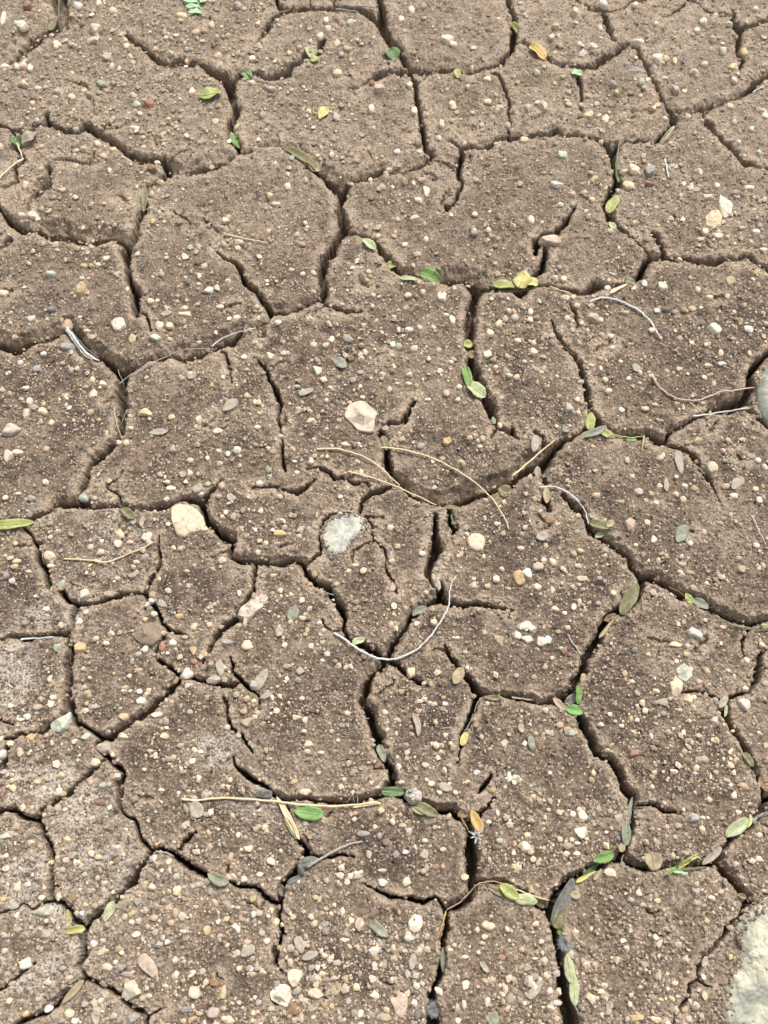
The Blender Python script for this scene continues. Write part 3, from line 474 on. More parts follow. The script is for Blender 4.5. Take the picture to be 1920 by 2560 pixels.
for line in CRACKS.strip().splitlines():
    tile, prm, pts = line.split('|'); c, r = map(int, tile.split()); gw, bv = map(float, prm.split())
    P = []
    for t in pts.split():
        q = t.split(','); x, y = sq(c, r, float(q[0]), float(q[1]))
        P.append((x, y, (float(q[2]) if len(q) > 2 else gw) * K))
    b = bv * K
    for i in range(len(P) - 1):
        (x0, y0, w0), (x1, y1, w1) = P[i], P[i + 1]
        i0 = max(int((min(x0, x1) - RW + M0) / STEP), 0); i1 = min(int((max(x0, x1) + RW + M0) / STEP) + 1, NU)
        j0 = max(int((min(y0, y1) - RW + M0) / STEP), 0); j1 = min(int((max(y0, y1) + RW + M0) / STEP) + 1, NV)
        if i1 <= i0 or j1 <= j0: continue
        sl = (slice(j0, j1), slice(i0, i1)); wu = WU[sl]; wv = WV[sl]
        # what is seen as the dark line lies below the rim, so the slot itself stands a little farther away
        gy_ = float(ground_pt(x0, y0)[1]); py_ = (float(ground_pt(x0, y0 - 1)[1]) - gy_) * 1000
        wm = (w0 + w1) / 2; e0 = min(float(np.clip((wm - 0.8) * 2.4 + 1.5, 1.5, 18.0)) * 0.5, 0.6 + b * 0.2)
        sh = max(min(0.85 * e0 * (gy_ / CH) / py_, 16.0, 0.55 * b), 0.0)
        wv = wv + sh
        dx, dy = x1 - x0, y1 - y0; L2 = dx * dx + dy * dy + 1e-6
        t = np.clip(((wu - x0) * dx + (wv - y0) * dy) / L2, 0, 1)
        ex = wu - (x0 + t * dx); ey = wv - (y0 + t * dy); d = np.sqrt(ex * ex + ey * ey) + 1e-4
        wd = w0 + (w1 - w0) * t
        # the slot keeps a least width so that a hairline still opens; deep where wide
        half = np.maximum(wd * (0.62 + 0.24 * np.abs(dy) / (math.hypot(dx, dy) + 1e-6)), 1.5) * (0.90 + 0.22 * rough[sl]) * (0.84 + 0.16 * np.clip(y0 / 900.0, 0, 1))
        depth = np.clip((wd - 0.8) * 3.0 + 1.5, 1.5, 22.0) * (0.80 + 0.20 * np.clip(y0 / 1100.0, 0, 1))
        up = np.clip(-ey / d, -1, 1)                        # +1 on the far side of the crack
        be = (1.6 + np.where(up > 0, 0.24 * b * (1 - up) + np.maximum(b - sh, 0.4 * b) * 0.75 * up, 0.24 * b * (1 + up) + (sh + 0.12 * b) * (-up))) * np.clip(wd / 6.0, 0.35, 1.0) * (0.6 + 0.4 * rough[sl])
        edge = np.minimum(depth * 0.50, 0.5 + be * 0.32 * (0.5 + 0.5 * np.clip(y0 / 1100.0, 0, 1)))    # drop of the worn edge, mm
        s = d - half
        k = np.clip(1 - s / be, 0, 1)
        h = -edge * k ** (1.0 - 0.15 * np.clip(up, -0.3, 1))
        wall = sstep(0.35, 1.0, np.clip(1 - (s + half * 0.45) / (half * 0.45 + 1.6), 0, 1))
        h = h - (depth - edge) * wall
        H[sl] = np.minimum(H[sl], h); S[sl] = np.minimum(S[sl], s)

# cracks carry on outside the photograph: a jittered cell pattern
def cells(x, y, a=0.062, seed=77):
    gx = np.floor(x / a); gy = np.floor(y / a); f1 = np.full(x.shape, 9.0, np.float32); f2 = f1.copy()
    for ox in (-1, 0, 1):
        for oy in (-1, 0, 1):
            cx = gx + ox; cy = gy + oy
            px = (cx + 0.15 + 0.7 * hash2(cx, cy, seed)) * a; py = (cy + 0.15 + 0.7 * hash2(cx, cy, seed + 1)) * a
            d = np.sqrt((x - px) ** 2 + (y - py) ** 2).astype(np.float32)
            f2 = np.where(d < f1, f1, np.minimum(f2, d)); f1 = np.minimum(f1, d)
    return (f2 - f1) * 500.0                                # mm from the boundary
def cell_relief(x, y, out):
    wx = x + 0.003 * vn(x, y, 0.012, 5) + 0.001 * vn(x, y, 0.004, 6); wy = y + 0.003 * vn(x, y, 0.012, 7) + 0.001 * vn(x, y, 0.004, 8)
    s = cells(wx, wy) - 1.0
    return (-3.0 * np.clip(1 - s / 5, 0, 1) ** 1.7 - 7.0 * sstep(0.6, -0.6, s)) * out
outside = np.maximum(np.maximum(-U, U - 1920), np.maximum(-V, V - 2560))
H = np.minimum(H, cell_relief(GX, GY, sstep(55, 95, outside)))

flat = sstep(-2, 22, S)
H += -0.4 * np.exp(-np.maximum(S, 0) / 7.0)
und = 1.1 * mm(0, 42, 31) + 0.55 * mm(0, 15, 32)
patchy = 0.75 + 0.45 * mm(0, 14, 30)
lump = 0.50 * mm(0, 6.3, 33) + (0.42 * mm(0, 3.1, 34) + 0.34 * mm(0, 1.6, 35) + 0.22 * mm(0, 0.9, 36)) * patchy
crumb = np.maximum(mm(0, 2.2, 37), 0) ** 2 * 0.5 * sstep(0.0, 0.5, mm(0, 20, 38) + 0.3)
H += und * 1.0 + lump * (0.85 + 1.1 * (1 - flat)) + crumb
H -= np.maximum(mm(0, 1.9, 39) - 0.40, 0) * 1.6            # little pits
deep = sstep(-6, -9, H)
H += deep * (1.3 * mm(0, 2.6, 40) + 1.0 * mm(0, 6, 41))
H = H.astype(np.float32)

# stains and colour zones of the mud
rimw = sstep(1, 6, S) * (1 - sstep(6, 30, S + 13 * mm(0, 9, 51) + 6 * mm(0, 3, 52)))
rim = np.clip(rimw * 0.85 + 0.35 * sstep(0.2, 0.9, mm(0, 30, 53)), 0, 1)
def blob(u, v, ru, rv): return np.exp(-(((U - u) / ru) ** 2 + ((V - v) / rv) ** 2))
damp = np.zeros_like(H); salt = np.zeros_like(H)
for u, v, ru, rv, a in [(650, 900, 260, 150, .75), (1000, 1500, 110, 70, .5), (1270, 1330, 190, 90, .9), (1150, 1830, 120, 110, .9), (1040, 1760, 80, 110, .9), (760, 1800, 190, 150, .7), (860, 1900, 120, 70, .8),
        (420, 1500, 240, 130, .8), (600, 1980, 220, 90, .55), (900, 2140, 160, 90, .9), (1540, 1240, 120, 60, .7), (1620, 1010, 200, 120, .55), (1700, 1130, 140, 100, .6), (820, 560, 130, 60, .3),
        (650, 560, 170, 110, .6), (1640, 620, 160, 80, .5), (1430, 880, 150, 90, .6), (1340, 830, 90, 80, .6), (180, 1010, 150, 90, .4), (1100, 520, 150, 70, .35), (1500, 2260, 90, 70, .45), (60, 1440, 120, 100, .6), (1000, 900, 180, 120, .6),
        (680, 1560, 170, 120, .7), (1380, 1600, 160, 120, .5), (1650, 1800, 150, 120, .5), (830, 2420, 180, 120, .7), (520, 2450, 160, 110, .5), (1600, 1650, 130, 80, .5), (1350, 1200, 60, 50, .7), (1260, 1990, 150, 100, .4), (350, 1800, 90, 120, .4)]:
    damp = np.maximum(damp, a * blob(u, v, ru, rv))
pale = np.clip(0.8 * sstep(900, 150, V) + 0.55 * blob(120, 2250, 330, 420) + 0.3 * blob(1700, 2450, 300, 200) + 0.45 * mm(0, 26, 58) + 0.25 * mm(0, 9, 59), 0, 1)  # mud tone paler towards the far end and both near corners, broken by noise
for u, v, ru, rv, a in [(90, 1950, 130, 50, 1), (200, 2010, 70, 60, .8), (260, 2150, 90, 90, .6), (30, 1700, 60, 90, .8), (530, 1880, 60, 40, .7), (60, 2190, 90, 90, .5), (150, 2330, 90, 120, .6), (40, 2450, 110, 90, .5),
        (300, 1320, 70, 60, .4), (180, 1560, 60, 50, .5), (1000, 2130, 50, 40, .3), (250, 1450, 60, 40, .4), (280, 2500, 90, 60, .5), (100, 1540, 60, 40, .5), (640, 2000, 90, 90, .25)]:
    salt = np.maximum(salt, a * blob(u, v, ru, rv))
damp = np.maximum(damp * 1.3, 0.42 * sstep(350, 900, V) * sstep(2500, 1900, V) + 0.2)
damp = np.clip(damp * (0.95 + 0.7 * mm(0, 11, 54) + 0.5 * mm(0, 4, 55)) * sstep(0, 28, S), 0, 1)
salt = np.clip(salt * 2.2 * sstep(-0.5, 0.25, mm(0, 7, 56) + 0.6 * mm(0, 2.2, 57)), 0, 1)
top = sstep(-2, 6, S)

# ------------------------------------------------------------------ which plate each spot belongs to
F1 = 1920 / 1659.0
lab = np.full(H.shape, -1, np.int16)
for i, (l_, s_, marks) in enumerate(PLATES):
    for m_ in marks.split():
        x, y = map(float, m_.split(',')); lab[int((y * F1 + M0) / STEP) - 1:int((y * F1 + M0) / STEP) + 2, int((x * F1 + M0) / STEP) - 1:int((x * F1 + M0) / STEP) + 2] = i
def grow(mask, n):
    global lab
    for it in range(n):
        new = lab.copy(); ch = 0
        for ax, d in ((0, 1), (0, -1), (1, 1), (1, -1)):
            src = np.roll(lab, d, ax)
            if ax == 0: src[0 if d == 1 else -1, :] = -1
            else: src[:, 0 if d == 1 else -1] = -1
            q = (new < 0) & mask & (src >= 0); new[q] = src[q]; ch += int(q.sum())
        lab = new
        if ch == 0: break
grow(S > 1.2, 900)
grow(np.ones_like(S, bool), 900)
FLOOR = 200
floor = (H < -6.5) & (S < -1.2) & (outside < 30)
lab[floor] = FLOOR
lab[outside > 60] = FLOOR                                   # beyond the photograph: plain ground

X3 = np.stack([GX, GY, H * 0.001], -1).reshape(-1, 3)
ids = np.arange(NU * NV).reshape(NV, NU)
quads = np.stack([ids[1:, :-1], ids[1:, 1:], ids[:-1, 1:], ids[:-1, :-1]], -1).reshape(-1, 4)
ql = lab[:-1, :-1].reshape(-1)
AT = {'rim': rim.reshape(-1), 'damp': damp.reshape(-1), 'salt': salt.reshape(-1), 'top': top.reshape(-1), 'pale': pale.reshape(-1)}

def cut(sel):
    q = quads[sel]; used = np.unique(q); remap = np.zeros(NU * NV, np.int32); remap[used] = np.arange(len(used))
    return X3[used], remap[q], {k: a[used] for k, a in AT.items()}

# far ground, coarse, out to the horizon, with the same kind of cracks close by
def outer():
    ax = np.arange(-1.6, 1.6001, 0.008); bx, by = np.meshgrid(ax, ax + 0.3); sh = bx.shape
    zc = -(0.0)
    h = cell_relief(bx, by, 1.0) + 1.0 * vn(bx, by, 0.04, 31) + 0.5 * vn(bx, by, 0.012, 33)
    # photo position of each outer point, to leave the surveyed part out
    dy = by * CT - (-CH) * (-ST) if False else None
    Yc = by * CT - CH * ST; Zc = -(by * ST + CH * CT)       # camera axes
    u = 960 + bx / -Zc / TH * 1280; v = 1280 - Yc / -Zc / TH * 1280
    inside = (u > -M0 + 20) & (u < 1920 + M0 - 20) & (v > -M0 + 20) & (v < 2560 + M0 - 20) & (-Zc > 0.05)
    near = (u > -M0 - 8) & (u < 1920 + M0 + 8) & (v > -M0 - 8) & (v < 2560 + M0 + 8) & (-Zc > 0.05)
    h = np.where(near, h - 3.0, h)
    n0, n1 = sh; id2 = np.arange(n0 * n1).reshape(sh)
    q = np.stack([id2[:-1, :-1], id2[:-1, 1:], id2[1:, 1:], id2[1:, :-1]], -1).reshape(-1, 4)
    ins = inside[:-1, :-1] & inside[1:, 1:] & inside[:-1, 1:] & inside[1:, :-1]
    q = q[~ins.reshape(-1)]
    v3 = np.stack([bx, by, h * 0.001], -1).reshape(-1, 3)
    e = 1.6; far = 90.0; cy = 0.3; base = len(v3)           # ring to the horizon
    rv = []; n = 8
    for s_, z in ((e * 0.995, -0.002), (far, -0.002)):
        rv += [(-s_, cy - s_, z), (s_, cy - s_, z), (s_, cy + s_, z), (-s_, cy + s_, z)]
    v3 = np.vstack([v3, np.array(rv)]); rq = [[base + i, base + (i + 1) % 4, base + 4 + (i + 1) % 4, base + 4 + i] for i in range(4)]
    rq = [r_[::-1] for r_ in rq]
    return v3, np.vstack([q, np.array(rq)])
ov, oq = outer()
gv, gq, ga = cut(ql == FLOOR)
n0 = len(ov)
allv = np.vstack([ov, gv]); allq = np.vstack([oq, gq + n0])
att = {k: np.concatenate([np.full(n0, 1.0 if k == 'top' else 0.0), ga[k]]) for k in ga}
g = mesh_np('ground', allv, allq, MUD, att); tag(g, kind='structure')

for i, (l_, s_, marks) in enumerate(PLATES):
    sel = ql == i
    if sel.sum() < 50: print('PLATE EMPTY', i, l_); continue
    v3, q, a = cut(sel); cpt = v3.mean(0); cpt[2] = 0
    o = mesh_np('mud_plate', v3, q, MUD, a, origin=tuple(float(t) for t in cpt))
    tag(o, l_, 'mud plate', 'plates of dried mud between the cracks')

def height(u, v):
    """relief height in metres at a photo position"""
    a = min(max((u + M0) / STEP, 0), NU - 2); b = min(max((v + M0) / STEP, 0), NV - 2); i, j = int(a), int(b); fa, fb = a - i, b - j
    return float((H[j, i] * (1 - fa) + H[j, i + 1] * fa) * (1 - fb) + (H[j + 1, i] * (1 - fa) + H[j + 1, i + 1] * fa) * fb) * 0.001
def near_top(u, v, r=14):
    i0 = int((u - r + M0) / STEP); i1 = int((u + r + M0) / STEP) + 1; j0 = int((v - r + M0) / STEP); j1 = int((v + r + M0) / STEP) + 1
    return float(H[max(j0, 0):max(j1, 1), max(i0, 0):max(i1, 1)].max()) * 0.001
def pxm(u, v): return float(ground_pt(u + 1, v)[0] - ground_pt(u, v)[0])
def pym(u, v): return float(ground_pt(u, v - 1)[1] - ground_pt(u, v)[1])
def plate_at(u, v):
    """nearest plate to a photo position"""
    i = int((u + M0) / STEP); j = int((v + M0) / STEP)
    for r in (0, 4, 8, 14, 22, 40):
        w_ = lab[max(j - r, 0):j + r + 1, max(i - r, 0):i + r + 1]; w_ = w_[(w_ >= 0) & (w_ < FLOOR)]
        if len(w_): return int(np.bincount(w_).argmax())
    return 0

# ------------------------------------------------------------------ builders for the loose things
random.seed(4); rs = np.random.RandomState(9)
def ico(sub):
    import bmesh
    bm = bmesh.new(); bmesh.ops.create_icosphere(bm, subdivisions=sub, radius=1.0)
    v = np.array([q.co[:] for q in bm.verts]); bm.verts.index_update(); f = np.array([[q.index for q in p.verts] for p in bm.faces]); bm.free()
    return v, f
ICO1, ICO2, ICO3, ICO4 = ico(1), ico(2), ico(3), ico(4)
EXTRA = []
LAND = []                                                  # (u, v, phrase) landmarks for the pebble labels

def facet(v, seed, nplanes=12, lo=0.72, hi=1.0, soft=14.0):
    """a convex chipped lump from unit directions"""
    r_ = np.random.RandomState(seed); m_ = r_.randint(4, 8); az = np.sort(r_.uniform(0, 6.283, m_)) * .5 + (np.arange(m_) / m_ * 6.283 + r_.uniform(0, 6.28)) * .5 * 1.0
    az = np.arange(m_) / m_ * 6.283 + r_.uniform(0, 6.28) + r_.uniform(-.42, .42, m_)
    n = np.stack([np.cos(az), np.sin(az), r_.uniform(-.1, .55, m_)], -1); t_ = r_.normal(size=(3, 3)) * .35; t_[:, 2] = 1.0; t_[2] = (0, 0, -1); x_ = r_.normal(size=(max(nplanes - m_ - 3, 1), 3))
    n = np.vstack([n, t_, x_]); n /= np.linalg.norm(n, axis=1)[:, None]
    d = r_.uniform(lo, hi, len(n)); d[m_:m_ + 3] = r_.uniform(.55, .8, 3); d[m_ + 3:] = np.maximum(d[m_ + 3:], .8); c = np.maximum(v @ n.T, 1e-3) / d[None, :]
    rr = 1.0 / (np.sum(c ** soft, axis=1) ** (1 / soft)); rr = np.minimum(rr, 1.12)
    k = 1 + 0.05 * vn(v[:, 0] + seed, v[:, 1] + v[:, 2] * 1.7, 0.5, seed % 997) + 0.025 * vn(v[:, 0] * 2.1, v[:, 2] + v[:, 1] * 1.3 + seed, 0.22, seed % 991)
    return v * (rr * k)[:, None]

def stone(u, v, wpx, hpx, mat, seed, rot=None, sub=2, name='pebble', sink=0.34, thick=None, planes=12):
    sx = wpx * pxm(u, v) * 0.5
    sy = max(hpx * pym(u, v) * 0.5 * 0.90, sx * 0.45)
    if rot is not None: sy = hpx * pxm(u, v) * 0.5; 
    sz = thick if thick else min(sx, sy) * random.uniform(0.62, 0.85)
    base = {2: ICO2, 3: ICO3, 4: ICO4}[sub]
    vv = facet(base[0], seed, planes, 0.55, 1.0, 60.0 if seed % 5 else 14.0)
    vv = vv / np.abs(vv).max(0)[None, :] * np.array([sx, sy, sz])
    if rot is not None:
        a = -rot; q = vv.copy(); vv[:, 0] = q[:, 0] * math.cos(R(a)) - q[:, 1] * math.sin(R(a)); vv[:, 1] = q[:, 0] * math.sin(R(a)) + q[:, 1] * math.cos(R(a))
    z = max(height(u, v), near_top(u, v, 5) - 0.0012) + sz * (1 - 2 * sink)
    x, y = ground_pt(u, v, z * 0.6)
    o = mesh_np(name, vv, base[1], mat, smooth=seed % 5 == 0)
    o.location = (x, y, z)
    return o

def slab(c, r, outline, hmm, mat, name, seed, base=-0.006, power=3.0, rings=14, n=96, bumps=0.12, zoff=0.0, ragged=0.0, planes=True):
    """a stone with its traced outline, real thickness and a domed, chipped top"""
    P = np.array([sq(c, r, *p) for p in outline]); cen = P.mean(0)
    Q = []                                                  # round the outline a little
    m = len(P)
    for i in range(m):
        for t in np.linspace(0, 1, 8, endpoint=False):
            p0, p1, p2, p3 = P[i - 1], P[i], P[(i + 1) % m], P[(i + 2) % m]
            cr = 0.5 * ((2 * p1) + (-p0 + p2) * t + (2 * p0 - 5 * p1 + 4 * p2 - p3) * t * t + (-p0 + 3 * p1 - 3 * p2 + p3) * t ** 3)
            Q.append(cr * 0.25 + (p1 * (1 - t) + p2 * t) * 0.75)
    Q = np.array(Q); n = len(Q)
    z0 = max(height(cen[0], cen[1]), near_top(cen[0], cen[1], 6) - 0.001) + zoff
    bx, by = ground_pt(Q[:, 0], Q[:, 1], z0); cx, cy = ground_pt(cen[0], cen[1], z0)
    rx, ry = bx - cx, by - cy
    rr_ = np.random.RandomState(seed + 50); pl = [(rr_.uniform(.72, 1.0), *(rr_.normal(size=2) * .55)) for _ in range(6)]; ext = max(np.abs(rx).max(), np.abs(ry).max())
    if ragged:
        f_ = 1 + ragged * vn(bx, by, .006, seed) + ragged * .6 * vn(bx, by, .0022, seed + 3); rx, ry = rx * f_, ry * f_
    V3 = []; Fc = []
    hh = hmm * 0.001
    prof = [(t, (1 - t ** (power * 1.5)) ** 0.7 * (1 - 0.12 * t * t)) for t in np.linspace(0.06, 1, rings)]
    prof[-1] = (1.0, 0.12)
    for t, hgt in prof:
        x_ = rx * t; y_ = ry * t
        if planes: hgt = np.maximum(np.minimum(hgt, np.min([a0 + a1 * x_ / ext + a2 * y_ / ext for a0, a1, a2 in pl], axis=0)), 0.12)
        k = hgt * hh * (1 + bumps * 1.6 * vn(x_ + cx, y_ + cy, 0.006, seed) + bumps * vn(x_ + cx, y_ + cy, 0.0022, seed + 1) + bumps * .6 * vn(x_ + cx, y_ + cy, 0.0009, seed + 2))
        V3.append(np.stack([x_, y_, k], -1))
    for t, zz in ((1.01, -0.15 * hh), (0.9, base), (0.4, base * 1.2)):
        V3.append(np.stack([rx * t, ry * t, np.full(n, zz)], -1))
    nr = len(V3); V3.append(np.array([[0, 0, hh * (min(a0 for a0, _, _ in pl) if planes else 1) * (1 + bumps * vn(np.array([cx]), np.array([cy]), .006, seed)[0])], [0, 0, base * 1.2]])); V3 = np.vstack(V3)
    for a in range(nr - 1):
        for i in range(n):
            j = (i + 1) % n; Fc.append([a * n + i, a * n + j, (a + 1) * n + j]); Fc.append([a * n + i, (a + 1) * n + j, (a + 1) * n + i])
    top_i, bot_i = nr * n, nr * n + 1
    for i in range(n):
        j = (i + 1) % n; Fc.append([top_i, j, i]); Fc.append([bot_i, (nr - 1) * n + i, (nr - 1) * n + j])
    if ragged:                                              # soil lapping over the edge of an embedded stone
        q_ = np.random.RandomState(seed + 9); m2 = int(500 * ext / .02) if ext > .012 else 110
        for _ in range(m2):
            i_ = q_.randint(n); t_ = 1.06 - .26 * q_.rand() ** 2.0; zt = hh * np.interp(t_, [p_[0] for p_ in prof], [p_[1] for p_ in prof]) if t_ < 1 else 0
            EXTRA.append((cx + rx[i_] * t_, cy + ry[i_] * t_, z0 + zt * .97, q_.uniform(.0002, .0009)))
    area = np.sum(Q[:, 0] * np.roll(Q[:, 1], -1) - Q[:, 1] * np.roll(Q[:, 0], -1))
    Fc = np.array(Fc)
    if area < 0: Fc = Fc[:, ::-1]
    o = mesh_np(name, V3, Fc, mat, smooth=True); o.location = (cx, cy, z0)
    return o

def path3(c, r, pts, zs, dz=0.0005, follow=True, rad=0.0005):
    """survey points -> smooth line in space resting on the relief; zs = lift in mm at each point"""
    P = [sq(c, r, p[0], p[1]) for p in pts]; n = len(P); out = []
    if not isinstance(zs, (list, tuple)): zs = [zs] * n
    if n == 2:
        P = [P[0], ((P[0][0] + P[1][0]) / 2, (P[0][1] + P[1][1]) / 2), P[1]]; zs = [zs[0], (zs[0] + zs[-1]) / 2 + 0.0, zs[-1]]; n = 3
    seg = 6
    for i in range(n - 1):
        p0 = P[max(i - 1, 0)]; p1 = P[i]; p2 = P[i + 1]; p3 = P[min(i + 2, n - 1)]
        for k in range(seg + (i == n - 2)):
            t = k / seg
            q = [0.5 * ((2 * p1[a]) + (-p0[a] + p2[a]) * t + (2 * p0[a] - 5 * p1[a] + 4 * p2[a] - p3[a]) * t * t + (-p0[a] + 3 * p1[a] - 3 * p2[a] + p3[a]) * t ** 3) for a in (0, 1)]
            jx = 1.1 * math.sin(len(out) * 1.7 + pts[0][0]) * math.sin(len(out) * .61 + pts[0][1]); jy = 1.1 * math.sin(len(out) * 1.3 + pts[0][1]) * math.cos(len(out) * .47)
            out.append((q[0] + jx, q[1] + jy, zs[i] * (1 - t) + zs[i + 1] * t))
    # heights: over the relief where it is high, bridging the cracks
    hz = np.array([near_top(a, b, 5) for a, b, z in out]); lift = np.array([z for a, b, z in out]) * 0.001
    hz = np.maximum(hz, -0.0025) if follow else np.zeros(len(out))
    ker = np.ones(7) / 7; hs_ = np.convolve(np.pad(hz, 3, mode='edge'), ker, 'valid'); hz = np.maximum(hs_, np.minimum(hz, hs_ + 0.0006))
    return [Vector((*map(float, ground_pt(a, b, h_ + l_ + rad)), h_ + l_ + rad)) for (a, b, z), h_, l_ in zip(out, hz, lift)]

def frames(P):
    T = []
    for i in range(len(P)):
        t = P[min(i + 1, len(P) - 1)] - P[max(i - 1, 0)]; T.append(t.normalized())
    return T

def tube(name, P, r0, r1, mat, parent=None, joints=0, sides=8, origin=None, tip=True, flatten=1.0):
    T = frames(P); V3 = []; F = []; L = [0]
    for i in range(1, len(P)): L.append(L[-1] + (P[i] - P[i - 1]).length)
    tot = L[-1]; o0 = origin or P[len(P) // 2]
    # resample finely when the stem is jointed
    if joints:
        m = joints * 6; Q = []; 
        for k in range(m + 1):
            s = tot * k / m; i = max(j for j in range(len(L)) if L[j] <= s + 1e-9); i = min(i, len(P) - 2)
            Q.append(P[i].lerp(P[i + 1], (s - L[i]) / max(L[i + 1] - L[i], 1e-9)))
        P = Q; T = frames(P); L = [tot * k / m for k in range(m + 1)]
    for i, p in enumerate(P):
        f = L[i] / tot; r = r0 + (r1 - r0) * f
        if joints: r *= (1.28 if i % 6 == 0 else (0.82 if i % 6 == 1 else 1.0))
        if tip and i == len(P) - 1: r *= 0.35
        n = T[i].cross(Vector((0, 0, 1))).normalized(); b = n.cross(T[i]).normalized()
        for k in range(sides):
            a = 2 * math.pi * k / sides; w_ = 1 + 0.10 * math.sin(7.1 * k + i * 1.3)
            V3.append(p + (n * math.cos(a) + b * math.sin(a) * flatten) * r * w_ - o0)
    m = len(P)
    for i in range(m - 1):
        for k in range(sides):
            j = (k + 1) % sides; F.append([i * sides + k, i * sides + j, (i + 1) * sides + j, (i + 1) * sides + k])
    s0 = len(V3); V3.append(P[0] - o0); V3.append(P[-1] - o0)
    for k in range(sides):
        j = (k + 1) % sides; F.append([s0, j, k, s0]); F.append([s0 + 1, (m - 1) * sides + k, (m - 1) * sides + j, s0 + 1])
    me = bpy.data.meshes.new(name); me.from_pydata([tuple(q) for q in V3], [], [f[:3] if f[0] == f[-1] else f for f in F]); me.update()
    for p in me.polygons: p.use_smooth = True
    me.materials.append(mat); o = bpy.data.objects.new(name, me); COL.objects.link(o)
    if parent: o.parent = parent; o.location = Vector(o0) - parent.location
    else: o.location = o0
    return o

def blade(name, P, width, mat, parent=None, cup=0.25, thick=0.0002, shape='oval', roll=0.0, seed=0, rib=True):
    """a leaf along the line P: rounded ends, cupped across, real thickness"""
    T = frames(P); n = len(P); L = [0]
    for i in range(1, n): L.append(L[-1] + (P[i] - P[i - 1]).length)
    tot = L[-1]; m = 22; Q = []
    for k in range(m + 1):
        s = tot * k / m; i = max(j for j in range(n) if L[j] <= s + 1e-9); i = min(i, n - 2)
        Q.append(P[i].lerp(P[i + 1], (s - L[i]) / max(L[i + 1] - L[i], 1e-9)))
    T = frames(Q); o0 = Q[m // 2]; top_, bot = [], []; C = 6
    for i, p in enumerate(Q):
        f = i / m
        if shape == 'oval': wv = max(1 - abs(2 * f ** (1.0 + 0.25 * math.sin(seed)) - 1) ** 2.2, 0) ** 0.62
        elif shape == 'spoon': wv = (max(1 - abs(2 * f ** 1.5 - 1) ** 2.2, 0)) ** 0.6
        else: wv = (min(f * 5, 1) ** 0.7) * (max(1 - f, 0) ** 0.55)
        wv = max(wv, 0.04) * (1 + 0.02 * math.sin(i * 1.3 + seed))
        nn = T[i].cross(Vector((0, 0, 1))).normalized(); up = nn.cross(T[i]).normalized()
        rr = R(roll + 12 * math.sin(i * 0.3 + seed)); n2 = nn * math.cos(rr) + up * math.sin(rr); u2 = up * math.cos(rr) - nn * math.sin(rr)
        for k in range(C + 1):
            a = k / C * 2 - 1; hw = width * 0.5 * wv * (1 + 0.03 * math.sin(i * 0.6 + seed * 3 + (2 if a > 0 else 0)))
            lift = cup * 1.5 * hw * (abs(a) ** 1.6) + 0.04 * hw * math.sin(i * 0.5 + a * 2 + seed) - (0.06 * hw if (k == C // 2 and rib) else 0)
            q = p + n2 * (a * hw) + u2 * lift
            e = thick * (1 - 0.7 * abs(a) ** 4) * min(1, wv * 3)
            top_.append(q + u2 * e * 0.5 - o0); bot.append(q - u2 * e * 0.5 - o0)
    V3 = top_ + bot; nb = len(top_); F = []; W = C + 1
    for i in range(m):
        for k in range(C):
            a, b, c_, d = i * W + k, i * W + k + 1, (i + 1) * W + k + 1, (i + 1) * W + k
            F.append([a, b, c_, d]); F.append([nb + d, nb + c_, nb + b, nb + a])
    for i in range(m):
        a, d = i * W, (i + 1) * W; F.append([a, d, nb + d, nb + a]); a, d = i * W + C, (i + 1) * W + C; F.append([d, a, nb + a, nb + d])
    for k in range(C):
        F.append([k + 1, k, nb + k, nb + k + 1]); b_ = m * W; F.append([b_ + k, b_ + k + 1, nb + b_ + k + 1, nb + b_ + k])
    me = bpy.data.meshes.new(name); me.from_pydata([tuple(q) for q in V3], [], F); me.update()
    for p in me.polygons: p.use_smooth = True
    me.materials.append(mat); o = bpy.data.objects.new(name, me); COL.objects.link(o)
    if parent: o.parent = parent; o.location = Vector(o0) - parent.location
    else: o.location = o0
    return o

def along(c, r, x, y, ln, rot, z0, z1, bend=0.0, n=7):
    """line of a leaf centred at x, y: rot in degrees, clockwise in the photo; z0, z1 lift of its ends in mm"""
    a = R(rot); out = []
    u0, v0 = sq(c, r, x, y); g = max(near_top(u0, v0, 4), -0.0032) if z0 > -1.5 else 0.0
    for i in range(n):
        t = i / (n - 1) - 0.5; s = bend * (0.25 - t * t) * ln
        px = x + math.cos(a) * t * ln - math.sin(a) * s; py = y + math.sin(a) * t * ln + math.cos(a) * s
        z = (z0 + (z1 - z0) * (t + 0.5)) * 0.001 + g + 0.0004
        u, v = sq(c, r, px, py); q = ground_pt(u, v, z); out.append(Vector((float(q[0]), float(q[1]), z)))
    return out

def leaf(c, r, x, y, ln, wd, rot, mat, label, z0=0.7, z1=0.7, bend=0.0, shape='oval', roll=0.0, cup=0.25, land=None, cat='leaf', name='leaf', group=None, rib=None):
    u, v = sq(c, r, x, y); P = along(c, r, x, y, ln, rot, z0, z1, bend)
    w_ = wd * K * (pxm(u, v) * abs(math.sin(R(rot))) + pym(u, v) * abs(math.cos(R(rot))))
    big = ln * K > 40 if rib is None else rib
    if big:
        e = bpy.data.objects.new(name, None); COL.objects.link(e); e.location = P[3]; e.empty_display_size = 0.003
        blade('blade', P, w_, LM[mat], e, cup, shape=shape, roll=roll, seed=x)
        tube('midrib', [p + Vector((0, 0, 0.00012)) for p in P], w_ * 0.035 + 0.00006, 0.00006, LM['pale' if mat in ('green', 'bright', 'dark', 'mint', 'sage') else mat], e, sides=5)
        o = e
    else:
        o = blade(name, P, w_, LM[mat], None, cup, shape=shape, roll=roll, seed=x)
    tag(o, label, cat, group)
    if land: LAND.append((u, v, land))
    return o

